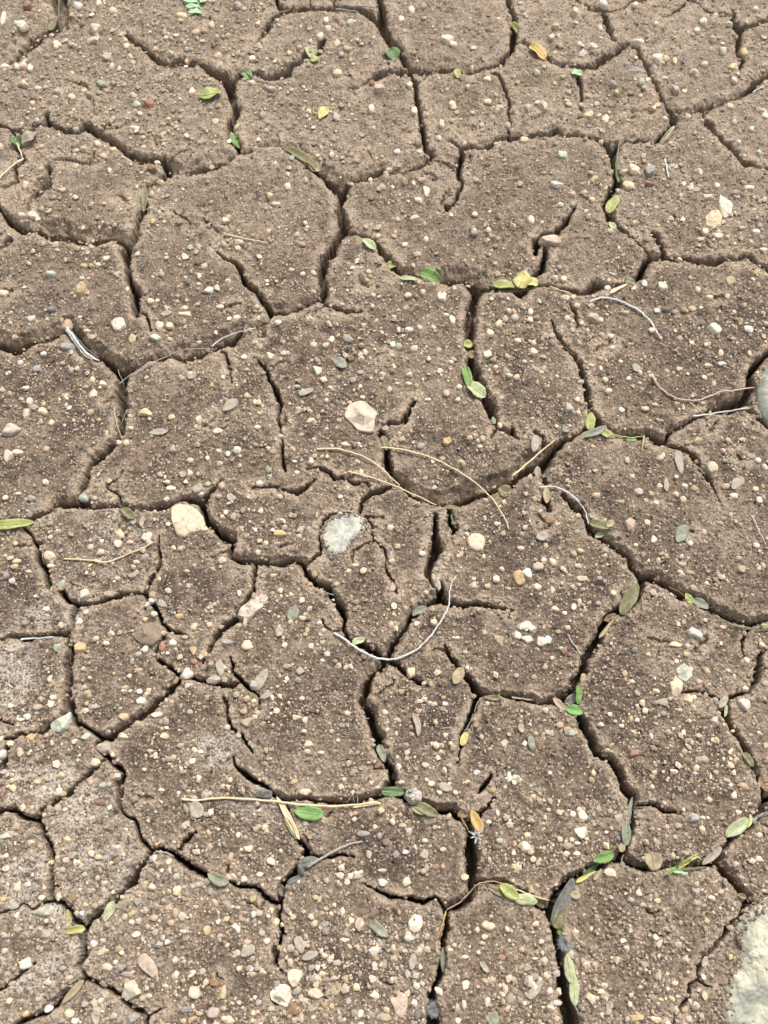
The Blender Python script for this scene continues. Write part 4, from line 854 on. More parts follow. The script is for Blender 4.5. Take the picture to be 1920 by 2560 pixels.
def stem(c, r, pts, px, mat, label, z=0.3, cat='dry stem', name='dry_straw', joints=0, land=None, taper=0.6, group=None, follow=True, flatten=1.0, sides=8):
    u, v = sq(c, r, *pts[len(pts) // 2]); rad = px * K * pxm(u, v) * 0.5 * 0.8
    P = path3(c, r, pts, z, rad=rad, follow=follow)
    o = tube(name, P, rad, rad * taper, LM[mat], joints=joints, flatten=flatten, sides=sides); tag(o, label, cat, group)
    if land: LAND.append((u, v, land))
    return o

def empty(name, c, r, x, y, z=0.0):
    e = bpy.data.objects.new(name, None); COL.objects.link(e); u, v = sq(c, r, x, y); q = ground_pt(u, v, z)
    e.location = (float(q[0]), float(q[1]), z); e.empty_display_size = 0.003; return e

# ------------------------------------------------------------------ the big stones, with their own outlines
def big(c, r, outline, h, col, label, land, seed, cat='stone', name='stone', mat=None, **kw):
    o = slab(c, r, outline, h, mat or SM[col], name, seed, **kw); tag(o, label, cat)
    m = np.mean([sq(c, r, *p) for p in outline], axis=0); LAND.append((m[0], m[1], land)); return o
big(1, 1, [(600, 970), (660, 942), (705, 945), (750, 985), (785, 1015), (770, 1060), (765, 1100), (760, 1140), (715, 1140), (660, 1130), (625, 1090), (575, 1045), (578, 1010)], 4.6, 'c',
    'largest cream stone, lying loose on the middle of the giant central mud plate', 'the large central cream stone', 3, zoff=0.0004, power=4)
big(0, 2, [(1112, -20), (1150, -48), (1225, -42), (1275, -15), (1315, 30), (1330, 85), (1300, 118), (1240, 138), (1200, 165), (1150, 158), (1125, 100), (1112, 50)], 4.0, 'c',
    'broad cream stone sitting on the crack left of centre, above the bent straw', 'the broad cream stone', 5, zoff=0.0006, power=4.5)
blue = mat_rock('blue_white_stone', (0.52, 0.50, 0.40), (0.25, 0.275, 0.265), (0.44, 0.40, 0.31), 130, 0.0008)
big(1, 2, [(560, 20), (645, 12), (705, 45), (712, 105), (670, 160), (620, 205), (575, 280), (520, 302), (462, 285), (440, 205), (430, 130), (460, 72), (510, 38)], 1.5, 'w',
    'blue and white mottled flat stone baked flush into the shield-shaped mud plate', 'the blue-white baked-in stone', 7, mat=blue, power=7, bumps=0.12, zoff=0.0008, ragged=.05, planes=False)
big(1, 2, [(1370, 165), (1400, 140), (1450, 140), (1480, 165), (1485, 205), (1465, 250), (1425, 255), (1385, 235), (1368, 200)], 1.6, 'c',
    'round whitish flat stone embedded in dark mud right of the blue-white one', 'the round whitish flat stone', 9, planes=False, zoff=.0005, power=5, bumps=0.12)
rockm = mat_rock('pale_rock', (0.50, 0.47, 0.355), (0.27, 0.28, 0.225), (0.58, 0.55, 0.46), 45, 0.0016)
big(2, 1, [(1700, 680), (1655, 715), (1612, 790), (1588, 880), (1592, 970), (1625, 1045), (1670, 1090), (1740, 1120), (1850, 1050), (1890, 900), (1830, 740), (1760, 670)], 5, 'g',
    'smooth rounded grey stone with a white face, half out of the right edge', 'the smooth stone at the right edge', 11, mat=rockm, planes=False, power=2.4, bumps=0.05, base=-0.012, rings=20)
big(2, 3, [(1560, 895), (1620, 865), (1700, 850), (1850, 900), (2000, 1100), (2050, 1400), (1950, 1659), (1700, 1800), (1480, 1720), (1395, 1640), (1345, 1540), (1365, 1440), (1415, 1330), (1450, 1240), (1472, 1170), (1432, 1090), (1440, 1040), (1490, 970)], 3.4, 'n',
    'biggest pale greenish rock, embedded flat in the bottom right corner', 'the big pale rock', 13, mat=rockm, ragged=.05, planes=False, power=7, bumps=0.18, base=-0.012, rings=40, cat='rock', name='rock')
big(0, 2, [(455, 1295), (460, 1350), (440, 1410), (390, 1435), (335, 1415), (330, 1375), (370, 1345), (420, 1320)], 4.0, 'n',
    'smooth whitish wedge-shaped stone stuck in the crack junction at left', 'the whitish wedge stone', 15, power=3, zoff=0.0)
big(0, 3, [(810, 1390), (860, 1370), (910, 1380), (945, 1420), (920, 1460), (860, 1490), (820, 1510), (800, 1480)], 4.0, 'c',
    'yellowish cream angular stone at the bottom left, under the pinkish slab', 'the yellowish cream stone', 17, power=5)
big(0, 3, [(895, 1220), (940, 1200), (990, 1240), (1020, 1290), (1025, 1370), (990, 1360), (940, 1320), (900, 1280)], 2.6, 'p',
    'pinkish flat angular slab of stone at bottom left, above the yellowish cream one', 'the pinkish slab', 19, power=6)
big(2, 2, [(1015, 1065), (1060, 1062), (1105, 1110), (1100, 1160), (1070, 1195), (1030, 1190), (1022, 1130)], 3.2, 'c',
    'cream chunky stone, lower of the two big stones at the middle of the tall plate', 'the chunky cream stone', 21, power=5)
big(2, 2, [(1070, 1010), (1115, 980), (1160, 1020), (1168, 1060), (1125, 1100), (1080, 1075), (1068, 1040)], 2.4, 'n',
    'greenish white angular stone, upper of the two big stones on the tall plate', 'the greenish white stone', 22, power=5)
big(1, 3, [(90, 1460), (130, 1410), (180, 1395), (225, 1420), (225, 1480), (200, 1550), (150, 1530), (100, 1500)], 4.2, 'w',
    'largest white stone near the bottom edge, left of centre', 'the largest white stone at the bottom', 23, power=3.5)
big(1, 3, [(205, 1320), (235, 1300), (300, 1310), (300, 1350), (265, 1420), (235, 1420), (205, 1370)], 3.2, 'c',
    'cream tapering stone just above the largest white stone at the bottom', 'the tapering cream stone', 25, power=4)
big(1, 3, [(865, 1490), (920, 1435), (985, 1490), (975, 1560), (950, 1620), (905, 1600), (885, 1540)], 1.6, 'p',
    'brownish pink flat stone embedded near the bottom edge, right of the white pebble', 'the brownish pink flat stone', 27, power=6, bumps=0.25)
big(1, 3, [(985, 1000), (1025, 948), (1070, 960), (1082, 1010), (1055, 1060), (1020, 1068), (988, 1045)], 3.2, 'w',
    'round white stone on the bottom middle plate beside a crack', 'the round white stone', 29, power=3)
big(2, 0, [(1350, 1265), (1382, 1300), (1425, 1330), (1420, 1385), (1380, 1415), (1345, 1380), (1335, 1310)], 4.0, 'w',
    'white triangular stone at upper right, touching a rounder cream one', 'the white triangular stone', 31, power=4)
big(2, 0, [(1250, 1410), (1285, 1372), (1335, 1370), (1362, 1410), (1345, 1465), (1300, 1482), (1260, 1455)], 3.2, 'c',
    'rounded cream stone at upper right, just below the white triangular one', 'the rounded cream stone at upper right', 33, power=3)
big(2, 3, [(402, 395), (475, 380), (488, 430), (450, 465), (425, 445)], 3.0, 'w',
    'sharp white and bluish angular stone right of the plate between two deep cracks', 'the sharp white-blue stone', 35, power=8, bumps=0.05)
lump = mat_stone('brown_clod', (0.27, 0.195, 0.135), (0.20, 0.14, 0.10), rough=0.95)
big(0, 2, [(870, 760), (930, 725), (1000, 720), (1045, 760), (1040, 820), (990, 865), (920, 860), (865, 810)], 2.6, 'o',
    'soft brown lump of earth on the five-sided plate at left', 'the brown earth lump', 37, mat=lump, power=2.2, bumps=0.25, cat='clod', name='mud_clod')
big(1, 3, [(960, 185), (975, 145), (1030, 128), (1072, 160), (1075, 210), (1045, 245), (1000, 240), (980, 215)], 7, 'g',
    'wrinkled grey-white ball, perhaps a dried seed, beside the dark green leaf', 'the wrinkled grey ball', 39, power=2.1, bumps=0.45, cat='seed ball', name='dried_seed', mat=mat_stone('wrinkled_seed', (0.50, 0.47, 0.42), (0.20, 0.185, 0.165), dirt=0.4))
# weathered chip of wood
chipm = mat_leaf('weathered_wood', (0.36, 0.29, 0.225), (0.54, 0.46, 0.375), sp=0.5, rough=0.9, streak=True)
big(0, 2, [(1535, 680), (1560, 620), (1620, 575), (1665, 540), (1715, 525), (1738, 560), (1700, 620), (1650, 665), (1600, 725), (1590, 760), (1570, 745), (1575, 700)], 3.5, 't',
    'weathered tan wood chip tapering to both ends, beside a thin crack left of centre', 'the weathered wood chip', 41, mat=chipm, power=3.5, bumps=0.3, cat='wood chip', name='wood_chip')
big(1, 2, [(1140, 385), (1165, 372), (1195, 400), (1190, 445), (1200, 490), (1185, 510), (1160, 480), (1135, 430)], 2.5, 't',
    'tan bark flake wedged on its side in the deep central crack', 'the tan bark flake', 43, mat=chipm, power=3, bumps=0.3, cat='bark flake', name='bark_flake', zoff=-0.001)
big(2, 0, [(750, 462), (800, 430), (860, 455), (870, 470), (800, 472)], 1.2, 'g',
    'thin dark grey sliver of stone at top right beside a narrow crack', 'the dark grey sliver', 45, power=4, mat=SM['b'])
big(1, 3, [(265, 610), (300, 580), (360, 570), (405, 585), (395, 610), (340, 630), (310, 665), (310, 700), (275, 690), (268, 650)], 3.5, 'b',
    'curled dark grey husk in the crack at the lower end of the curved grey wood', 'the curled dark husk', 47, power=2.4, bumps=0.3, mat=LM['slate'], cat='husk', name='seed_husk', zoff=0.001)
big(1, 3, [(0, 155), (60, 135), (105, 150), (100, 190), (50, 195), (0, 185)], 2.2, 'g',
    'dull grey flat leaf scrap under the long straw, left of the bright green leaf', 'the dull grey scrap', 49, power=3, mat=LM['slate'], cat='leaf scrap', name='leaf_scrap')

# ------------------------------------------------------------------ stems, straws and sticks
stem(1, 2, [(510, 785), (580, 830), (680, 900), (780, 945), (880, 955), (990, 920), (1090, 850), (1170, 750), (1220, 670), (1250, 605)], 19, 'white', 'long white curved stem bridging the crack junction at the centre', z=[0.2, .6, 1, 1, 1, .8, .6, .5, .5, .8], joints=34, land='the long white curved stem', taper=0.7)
stem(1, 2, [(1250, 605), (1258, 500), (1275, 450), (1300, 410)], 13, 'white', 'thin white upper end piece continuing the long curved stem, kinked from it', z=[.8, 1.2, 1.4, 1.2], taper=0.5)
stem(2, 1, [(500, 300), (560, 275), (640, 275), (740, 310), (830, 360), (900, 430), (955, 520)], 17, 'white', 'white arched stem on the wide plate at right', z=.3, joints=22, land='the white arched stem', taper=0.8)
stem(2, 1, [(180, 1500), (260, 1495), (340, 1520), (420, 1580), (475, 1659), (495, 1740)], 17, 'white', 'grey-white curved stem over a crack, right below the centre', z=[.6, 1, 1.2, 1.2, .8, .5], land='the grey-white curved stem', joints=18)
stem(1, 1, [(395, 1250), (520, 1250), (650, 1282), (760, 1335), (850, 1410), (930, 1490)], 15, 'straw', 'jointed straw stem, upper left of the three fanning out at the centre', z=[.3, .8, .8, .6, 1, .6], joints=26, land='the upper left straw stem')
stem(1, 1, [(600, 1395), (760, 1440), (900, 1490), (1000, 1535), (1170, 1615)], 14, 'straw', 'jointed straw stem, lowest of the three fanning out at the centre', z=[.3, .6, 1, .8, .3], joints=24, land='the lowest straw stem')
stem(1, 1, [(815, 1240), (1000, 1265), (1200, 1335), (1380, 1440), (1500, 1540), (1590, 1659), (1640, 1770)], 15, 'straw', 'longest jointed straw stem, arching over the plate right of centre', z=[.5, 1, .6, .6, 1.4, 1.2, .3], joints=38, land='the longest straw stem')
stem(2, 1, [(0, 1430), (150, 1300), (280, 1190)], 18, 'straw', 'short stiff straw spanning the wide crack right of centre', z=[.4, 1.2, .6], land='the short stiff straw')
stem(2, 1, [(905, 760), (940, 830), (1020, 900), (1100, 930), (1200, 935), (1290, 905), (1350, 880), (1450, 870), (1570, 850)], 14, 'root', 'thin pinkish brown wavy root lying on the wide plate at right', z=[0, .2, .3, .4, .4, .5, .6, 1, 1], cat='root', name='thin_root', land='the wavy brown root', taper=0.8)
stem(2, 1, [(1170, 1040), (1280, 1025), (1400, 1005), (1500, 990), (1530, 982)], 15, 'white', 'straight white stick spanning the crack beside the smooth stone at right', z=[.6, 1.2, 1.4, 1.2, 1], cat='stick', name='dry_stick', land='the straight white stick')
stem(2, 1, [(1155, 950), (1200, 985), (1245, 1022)], 8, 'straw', 'tiny straw splinter slanting down to the straight white stick', z=.8, cat='splinter', name='straw_splinter')
stem(0, 1, [(770, 830), (850, 770), (1000, 690), (1150, 620), (1280, 600), (1400, 606)], 9, 'grey', 'thin grey curved stem over the broad crack left of centre', z=[.5, 1, 1, 1, 1, .4], land='the thin grey curved stem')
stem(0, 1, [(1370, 585), (1450, 530), (1540, 495), (1600, 480), (1659, 465)], 13, 'white', 'bleached short stem lying in a crack end above the giant plate', z=[.5, .6, .6, .6, .3], land='the bleached short stem')
e = empty('split_stick', 0, 1, 540, 575); tag(e, 'thick silvery split stick dropping into the crack at left', 'stick'); LAND.append((*sq(0, 1, 540, 575), 'the silvery split stick'))
for pts, w_, m_, z_ in (([(435, 465), (500, 555), (565, 630), (645, 680)], 17, 'white', .9), ([(428, 480), (490, 568), (550, 645), (600, 672)], 15, 'silver', .6), ([(452, 472), (515, 552), (580, 618), (640, 660)], 12, 'slate', .5), ([(470, 520), (520, 590), (575, 648), (630, 676)], 13, 'silver', 1.0)):
    rr = w_ * K * pxm(*sq(0, 1, 540, 575)) * .5; tube('splinter', path3(0, 1, pts, [z_, z_, z_ - .3, z_ - .8], rad=rr), rr, rr * .5, LM[m_], e, flatten=.7)
stem(0, 2, [(415, 305), (570, 310), (685, 325), (850, 265), (1000, 195)], 14, 'straw', 'bent pale straw in a shallow V on the plate at left', z=[.2, .3, .3, .5, .3], name='straw', cat='straw', land='the bent pale straw', taper=0.8)
stem(0, 2, [(135, 825), (240, 818), (350, 810)], 16, 'white', 'short white stick lying along a crack near the left edge', z=[.3, .8, .3], cat='stick', name='dry_stick', land='the short white stick')
stem(0, 3, [(1175, 200), (1290, 210), (1400, 195), (1659, 205), (1859, 226), (2059, 245), (2219, 245), (2359, 232), (2459, 222)], 17, 'straw', 'very long golden straw across two plates, its end above the bright green leaf', z=[.2, .3, .4, .4, .8, 1.2, 1.2, 1.2, .6], name='straw', cat='straw', land='the very long golden straw', taper=0.9)
stem(1, 3, [(330, 640), (390, 605), (450, 570), (560, 512), (640, 485), (690, 478)], 24, 'grey', 'curved grey piece of wood over a crack, below the bright green leaf', z=[.4, 1, 1, .6, .5, .2], cat='stick', name='wood_stick', land='the curved grey wood', sides=10)
stem(1, 3, [(1235, 920), (1320, 870), (1385, 805), (1440, 752), (1520, 735), (1600, 748), (1690, 775)], 13, 'tan', 'looping pale stem over the deep crack, beside the pale green leaf', z=[.5, 1, 1.4, 2, 2.2, 1.6, .8], land='the looping pale stem')
stem(1, 3, [(1230, 930), (1215, 990), (1200, 1040), (1175, 1112)], 14, 'orange', 'orange-brown short stem hanging down a crack at the bottom centre', z=[.3, .5, .4, .2], land='the orange-brown short stem')
stem(0, 0, [(1450, 1515), (1560, 1540), (1659, 1560), (1735, 1571)], 13, 'straw', 'short straight straw on the round mud plate', z=.3, name='straw', cat='straw', land='the short straight straw')
stem(0, 0, [(385, -40), (382, 30), (380, 120)], 12, 'olive', 'upright greenish stem in the wide crack at the top left', z=[0, .5, -1], land='the greenish stem')
stem(1, 0, [(-60, 470), (0, 510), (60, 530), (120, 537), (180, 528)], 11, 'grey', 'small grey curved twig under the domed plate at top', z=.4, cat='twig', name='dry_twig', land='the small grey twig')
stem(1, 0, [(600, 42), (690, 38), (780, 50)], 16, 'grey', 'grey twig lying in the crack at the top edge', z=.6, cat='twig', name='dry_twig')
stem(1, 0, [(520, 58), (590, 66), (665, 78)], 13, 'litter', 'pale flat twig below the grey twig at the top edge', z=.4, cat='twig', name='dry_twig')
stem(1, 0, [(60, 130), (130, 90), (220, 60), (190, 10)], 9, 'litter', 'bent hair-thin twig hanging in the top crack left of the domed plate', z=.4, cat='twig', name='dry_twig')
stem(1, 0, [(137, 850), (160, 905), (187, 962)], 12, 'sage', 'bluish short stick above the long greenish pod', z=[.2, .8, .8], cat='stick', name='dry_stick', land='the bluish short stick')
stem(2, 0, [(698, 880), (690, 960), (675, 1060)], 14, 'sage', 'pale bluish stick standing in the crack near the upper right', z=[1.5, .8, -.5], cat='stick', name='dry_stick', land='the pale bluish stick')
stem(2, 0, [(992, 1035), (1003, 1090), (1014, 1150)], 16, 'white', 'short bluish white stick beside the grey stone at upper right', z=.3, cat='stick', name='dry_stick', land='the short bluish white stick')
stem(2, 0, [(1560, 600), (1600, 572), (1659, 545), (1700, 525)], 12, 'white', 'whitish stick in the crack at the upper right edge', z=.3, cat='stick', name='dry_stick')
stem(2, 1, [(1375, 5), (1395, 22), (1418, 40)], 12, 'sage', 'tiny bluish stick in the crack at right, top of the arched stem plate', z=.6, cat='stick', name='dry_stick')
stem(1, 1, [(1458, 118), (1480, 165), (1507, 215)], 13, 'sage', 'blue-grey short stick leaning over the big dark gap, left of the yellow buds', z=[.5, .8, .2], cat='stick', name='dry_stick', land='the blue-grey short stick')
stem(2, 2, [(0, 1200), (70, 1212), (135, 1218)], 16, 'litter', 'pale grey stick in the crack left of the green two-leaf sprig', z=.4, cat='stick', name='dry_stick')
stem(2, 2, [(360, 795), (400, 855), (450, 928)], 8, 'white', 'thin white splinter at a plate rim left of the sloping crack', z=.5, cat='splinter', name='straw_splinter')
stem(2, 2, [(1558, 28), (1600, 120), (1648, 215)], 9, 'white', 'fine white bristle lying on the long plate at the right edge', z=.5, cat='splinter', name='straw_splinter')
stem(2, 2, [(843, 552), (846, 622)], 11, 'litter', 'short pale peg at the top of the tall plate', z=.3, cat='splinter', name='straw_splinter')
stem(2, 2, [(1260, 645), (1330, 695), (1450, 738), (1560, 762), (1690, 765)], 12, 'olive', 'long olive stem following the crack to the right edge', z=[.3, .6, .6, .4, .3], land='the long olive stem')
stem(2, 2, [(1300, 660), (1400, 715), (1500, 745), (1600, 752)], 9, 'sage', 'thinner grey-green stem alongside the long olive one', z=[.1, .3, .2, .2])
stem(2, 2, [(1015, 488), (1070, 510), (1120, 548)], 10, 'brown', 'brown rootlet in the wide crack at right, above the tall plate', z=-.5, cat='root', name='thin_root')
stem(2, 1, [(1180, 1350), (1215, 1380), (1250, 1412)], 11, 'pale', 'tiny pale green stalk in a crack near the dark grey leaflet', z=.3)
stem(2, 1, [(245, 198), (310, 220), (380, 242)], 10, 'straw', 'thin straw blade in the crack right of the yellow buds', z=.5, name='straw', cat='straw')
stem(2, 1, [(330, 580), (365, 612), (402, 642)], 6, 'olive', 'hair-thin green stalk in the crack of the tongue-shaped plate', z=0)
stem(0, 1, [(740, 980), (750, 1060), (770, 1130), (790, 1172)], 9, 'root', 'thin brown root hanging down the left vertical crack', z=-1.5, cat='root', name='thin_root', follow=False)
stem(0, 1, [(765, 740), (785, 790), (805, 830)], 6, 'grey', 'hair-thin root at the crack junction right of the silvery stick', z=-.5, cat='root', name='thin_root')
stem(0, 1, [(185, 535), (240, 545), (312, 562)], 8, 'olive', 'thin green blade in the crack left of the silvery stick', z=.2, name='green_sprig', cat='green blade')
stem(0, 1, [(812, 1018), (800, 1055), (786, 1092)], 9, 'green', 'short green blade in the left vertical crack', z=-1, name='green_sprig', cat='green blade', follow=False)
stem(0, 2, [(903, -10), (900, 35), (893, 85)], 13, 'brown', 'short brown stub standing below the tan-green leaf', z=.4)
stem(0, 2, [(462, 870), (458, 920), (455, 965)], 9, 'brown', 'dark root in the vertical crack left of the tan pebble', z=-1, cat='root', name='thin_root')
stem(1, 2, [(1410, 1308), (1385, 1370), (1340, 1440)], 15, 'slate', 'dark twig in the crack above the yellow leaflet', z=[.5, .3, .3], cat='twig', name='dry_twig')
stem(1, 2, [(1455, 1210), (1420, 1270), (1425, 1330)], 7, 'litter', 'pale hair-thin fibre beside the dark twig at centre right', z=.5, cat='fibre', name='plant_fibre')
stem(1, 2, [(455, 525), (480, 530), (502, 538)], 7, 'white', 'tiny white hair in the crack under the shield-shaped plate', z=-.5, cat='fibre', name='plant_fibre')
stem(1, 2, [(975, 780), (960, 810), (922, 832)], 12, 'slate', 'tiny grey hooked twig in the crack right of the shield-shaped plate tip', z=.2, cat='twig', name='dry_twig')
stem(1, 2, [(790, 955), (802, 990), (797, 1020)], 6, 'grey', 'fine grey fibre dangling below the long white curved stem', z=-.5, cat='fibre', name='plant_fibre')
stem(2, 3, [(1559, 352), (1580, 325), (1610, 308), (1700, 285)], 28, 'silver', 'grey stick end at the right edge, beside the pale olive leaf', z=.5, cat='stick', name='wood_stick', land='the grey stick end')
stem(2, 3, [(722, 560), (710, 600), (708, 632), (745, 645)], 11, 'sage', 'bent bluish green stalk above the rounded lower right plate', z=.2)
stem(2, 3, [(-20, 775), (80, 805), (150, 833), (245, 858)], 12, 'straw', 'pale straw running behind the pale green leaf at the bottom', z=[1, 1, .8, .5], name='straw', cat='straw')
stem(2, 3, [(410, 1545), (430, 1590), (445, 1650)], 12, 'litter', 'pale stalk at the lower tip of the long pale green leaf', z=[1, 0, -1])
stem(1, 3, [(140, 1060), (148, 1100)], 8, 'white', 'tiny white fibre in the crack at bottom left of centre', z=-.5, cat='fibre', name='plant_fibre')
stem(2, 3, [(785, 255), (840, 255), (890, 248)], 9, 'slate', 'dark fibre across the crack right of the twisted grey-green leaf', z=.3, cat='fibre', name='plant_fibre')
stem(0, 3, [(1020, 545), (1070, 548), (1130, 572)], 12, 'grey', 'grey sliver of stem in the crack at lower left', z=.2)

# ------------------------------------------------------------------ leaves
leaf(0, 0, 1360, 608, 150, 60, -12, 'lime', 'lime yellow narrow leaf on the right rim of the grittiest plate', land='the lime yellow leaf', bend=.1)
leaf(0, 0, 1522, 910, 115, 46, 65, 'green', 'green leaf tucked in the vertical crack at upper left', z0=.5, z1=-1, land='the tucked green leaf', roll=20)
leaf(0, 0, 190, 905, 110, 45, -35, 'litter', 'grey curled dead leaf in the crack by the forked stem', land='the grey curled leaf', cup=.6)
leaf(0, 0, 115, 920, 70, 60, 70, 'dark', 'small dark green leaf at the top of the forked cream stem', land='the small dark green leaf', cup=.5)
leaf(0, 0, 936, 1290, 170, 44, 92, 'olive', 'brownish olive leaf standing in the crack left of the round plate', z0=.4, z1=-.5, land='the brownish olive leaf')
leaf(0, 0, 1600, 490, 55, 44, 60, 'green', 'tiny green leaf at the end of the top left crack', land='the tiny green leaf', rib=False)
leaf(0, 0, 350, 150, 110, 34, -60, 'olive', 'olive leaf scrap deep in the top left crack', z0=-1, z1=-2, rib=False)
leaf(1, 0, 362, 345, 62, 56, -60, 'pale', 'pale round leaflet at the crack of the domed plate, above a lime scrap', land='the pale round leaflet', cup=.5)
leaf(1, 0, 380, 385, 60, 34, -10, 'lime', 'lime leaf scrap just under the pale round leaflet', rib=False)
leaf(1, 0, 435, 732, 95, 42, -62, 'yellow', 'bright yellow narrow leaf alone on the domed plate', land='the bright yellow leaf', rib=True)
leaf(1, 0, 285, 1020, 260, 38, 33, 'olive', 'long olive pod-like leaf along the crack above the round plate', z0=.4, z1=.4, bend=-.15, land='the long olive pod')
leaf(1, 0, 382, 1082, 85, 75, 35, 'tan', 'round tan leaf at the lower end of the long olive pod', land='the round tan leaf', cup=.35)
leaf(1, 0, 885, 355, 85, 62, 45, 'dark', 'dark green leaf fragment in the crack left of the rounded top plate', z0=-.3, z1=-.8, land='the dark green fragment')
leaf(1, 0, 1303, 475, 62, 40, 85, 'lime', 'tiny lime leaf hanging at the lower rim of the rounded top plate', rib=False, land='the tiny lime leaf')
leaf(1, 0, 735, 1582, 105, 36, 38, 'pale', 'creamy narrow leaf at the crack under the curving-crack plate', rib=False)
leaf(2, 0, 168, 340, 135, 46, 45, 'orange', 'orange leaf at the top right, lying on a plate rim', land='the orange leaf', bend=-.15, rib=True)
leaf(2, 0, 15, 185, 90, 34, 60, 'lime', 'yellow-green curled leaf in the crack at the top, left of the orange leaf', z0=0, z1=-1, rib=False, cup=.6)
leaf(2, 0, 420, 475, 68, 34, 8, 'mint', 'mint green flake at the head of a short vertical crack', rib=False, land='the mint green flake')
leaf(2, 0, 690, 1110, 150, 46, 88, 'dark', 'dark green leaf deep in the vertical crack at upper right', z0=-.5, z1=-2, rib=False)
leaf(2, 0, 1000, 890, 160, 24, -50, 'olive', 'slim olive pod in the crack at upper right', z0=-.6, z1=.2, land='the slim olive pod')
leaf(2, 0, 1015, 862, 120, 16, -50, 'pale', 'pale slim pod lying against the olive one at upper right', z0=-.2, z1=.4, rib=False)
leaf(2, 0, 652, 1325, 130, 44, -56, 'lime', 'lime green leaf in the crack right of the two curving cracks', z0=-.3, z1=.6, land='the lime green crack leaf', rib=True)
leaf(2, 0, 625, 1375, 70, 30, 75, 'olive', 'small olive leaf behind the lime green crack leaf', z0=-1, z1=-1.5, rib=False)
leaf(2, 0, 648, 1462, 62, 26, 50, 'pale', 'tiny pale leaf under the lime green crack leaf', z0=-.3, z1=0, rib=False)
leaf(1, 1, 1130, 138, 150, 58, 25, 'green', 'glossy green leaf in the wide gap above the giant plate', land='the glossy green leaf', bend=-.2, z0=.3, z1=1, roll=-20, rib=True)
leaf(1, 1, 990, 146, 120, 26, 5, 'pale', 'pale underside leaf touching the glossy green leaf', rib=False)
leaf(1, 1, 880, 60, 52, 42, -60, 'lime', 'small yellow-green leaf at the left end of the wide gap', z0=-.6, z1=-.2, rib=False, land='the small yellow-green leaf')
leaf(1, 1, 1370, 575, 66, 46, -10, 'lime', 'small lime-olive leaf, topmost in the leaf-filled crack', z0=-.5, z1=-.5, rib=False)
leaf(1, 1, 1395, 640, 58, 40, 35, 'brown', 'brown leaf in the leaf-filled crack right of centre', z0=-.8, z1=-.8, rib=False)
leaf(1, 1, 1368, 785, 140, 50, 78, 'green', 'green leaf standing in the leaf-filled crack right of centre', z0=0, z1=.4, land='the standing green leaf')
leaf(1, 1, 1432, 872, 140, 62, 38, 'pale', 'pale grey-green oval leaf, lowest in the leaf-filled crack', z0=1, z1=.5, land='the pale oval crack leaf')
leaf(1, 1, 835, 1212, 100, 34, 75, 'olive', 'olive leaf upright in the crack right below the large cream stone', z0=.2, z1=-.5, rib=False)
leaf(1, 1, 1610, 1525, 90, 62, 25, 'olive', 'olive-brown rounded leaf in the crack below the longest straw stem', z0=-.2, z1=-.4, land='the olive-brown round leaf')
leaf(1, 1, 1560, 1560, 70, 22, -60, 'olive', 'thin olive leaf left of the olive-brown round leaf', z0=-.4, z1=-.4, rib=False)
leaf(1, 1, 1280, 1630, 110, 22, 8, 'olive', 'thin green leaf in the crack at the end of the lowest straw stem', z0=.1, z1=.1, rib=False)
leaf(2, 1, 66, 150, 118, 78, -68, 'yellow', 'pale yellow plump leaf standing above the wide gap', z0=1, z1=2.5, land='the pale yellow plump leaf', cup=-.2)
leaf(2, 1, 136, 176, 66, 48, 20, 'yellow', 'small yellow round leaf right of the plump one', z0=.6, z1=.8, rib=False)
leaf(1, 1, 1605, 195, 150, 50, 4, 'lime', 'yellowish folded leaf left of the plump yellow one', z0=.6, z1=.8, bend=-.2, rib=True)
leaf(2, 1, 40, 225, 340, 22, -6, 'olive', 'long green blade lying under the yellow leaves', z0=.4, z1=.6, shape='grass', name='green_sprig', cat='green blade')
leaf(2, 1, 765, 168, 66, 44, 10, 'olive', 'olive leaf at the left end of the slanting crack at right', rib=False)
leaf(2, 1, 690, 210, 130, 20, -28, 'straw', 'straw-coloured blade left of the small olive leaf at right', shape='grass', rib=False, name='green_sprig', cat='green blade')
leaf(2, 1, 508, 1072, 120, 56, -84, 'lime', 'lime-olive leaf upright at the crack junction at right', z0=-.5, z1=-.2, land='the upright lime-olive leaf', rib=True)
leaf(2, 1, 222, 1548, 110, 42, 88, 'tan', 'tan leaf hanging from the grey-white curved stem', land='the hanging tan leaf', z0=.6, z1=.2, rib=False)
leaf(2, 1, 165, 1398, 74, 42, 88, 'litter', 'grey leaflet fallen in the wide crack right of centre', z0=-1, z1=-2, rib=False)
leaf(2, 1, 1640, 740, 60, 24, -60, 'olive', 'olive scrap in the dark crack beside the smooth stone', z0=-1, z1=-1, rib=False)
leaf(0, 2, 92, 76, 262, 62, -5, 'lime', 'plump yellow-green leaf poking in from the left edge', z0=.8, z1=.8, land='the plump yellow-green leaf', bend=.08)
leaf(0, 2, 830, 8, 110, 42, 38, 'olive', 'tan-green leaf in the crack left of the broad cream stone', land='the tan-green leaf', z0=0, z1=.4, rib=True)
leaf(0, 2, 460, 140, 40, 18, 30, 'litter', 'tiny scrap at the upper left plate under the crack', rib=False)
leaf(1, 2, 665, 835, 92, 36, -20, 'pale', 'pale leaf lying on the left part of the long white curved stem', z0=1.6, z1=1.6, rib=False)
leaf(1, 2, 1062, 645, 110, 34, -30, 'sage', 'grey-green rolled leaf in the crack right of the shield-shaped plate', z0=-1, z1=-.5, bend=-.3, rib=False)
leaf(1, 2, 1348, 1470, 95, 36, -65, 'yellow', 'ochre yellow leaflet at the crack below the dark twig', land='the ochre yellow leaflet', rib=True)
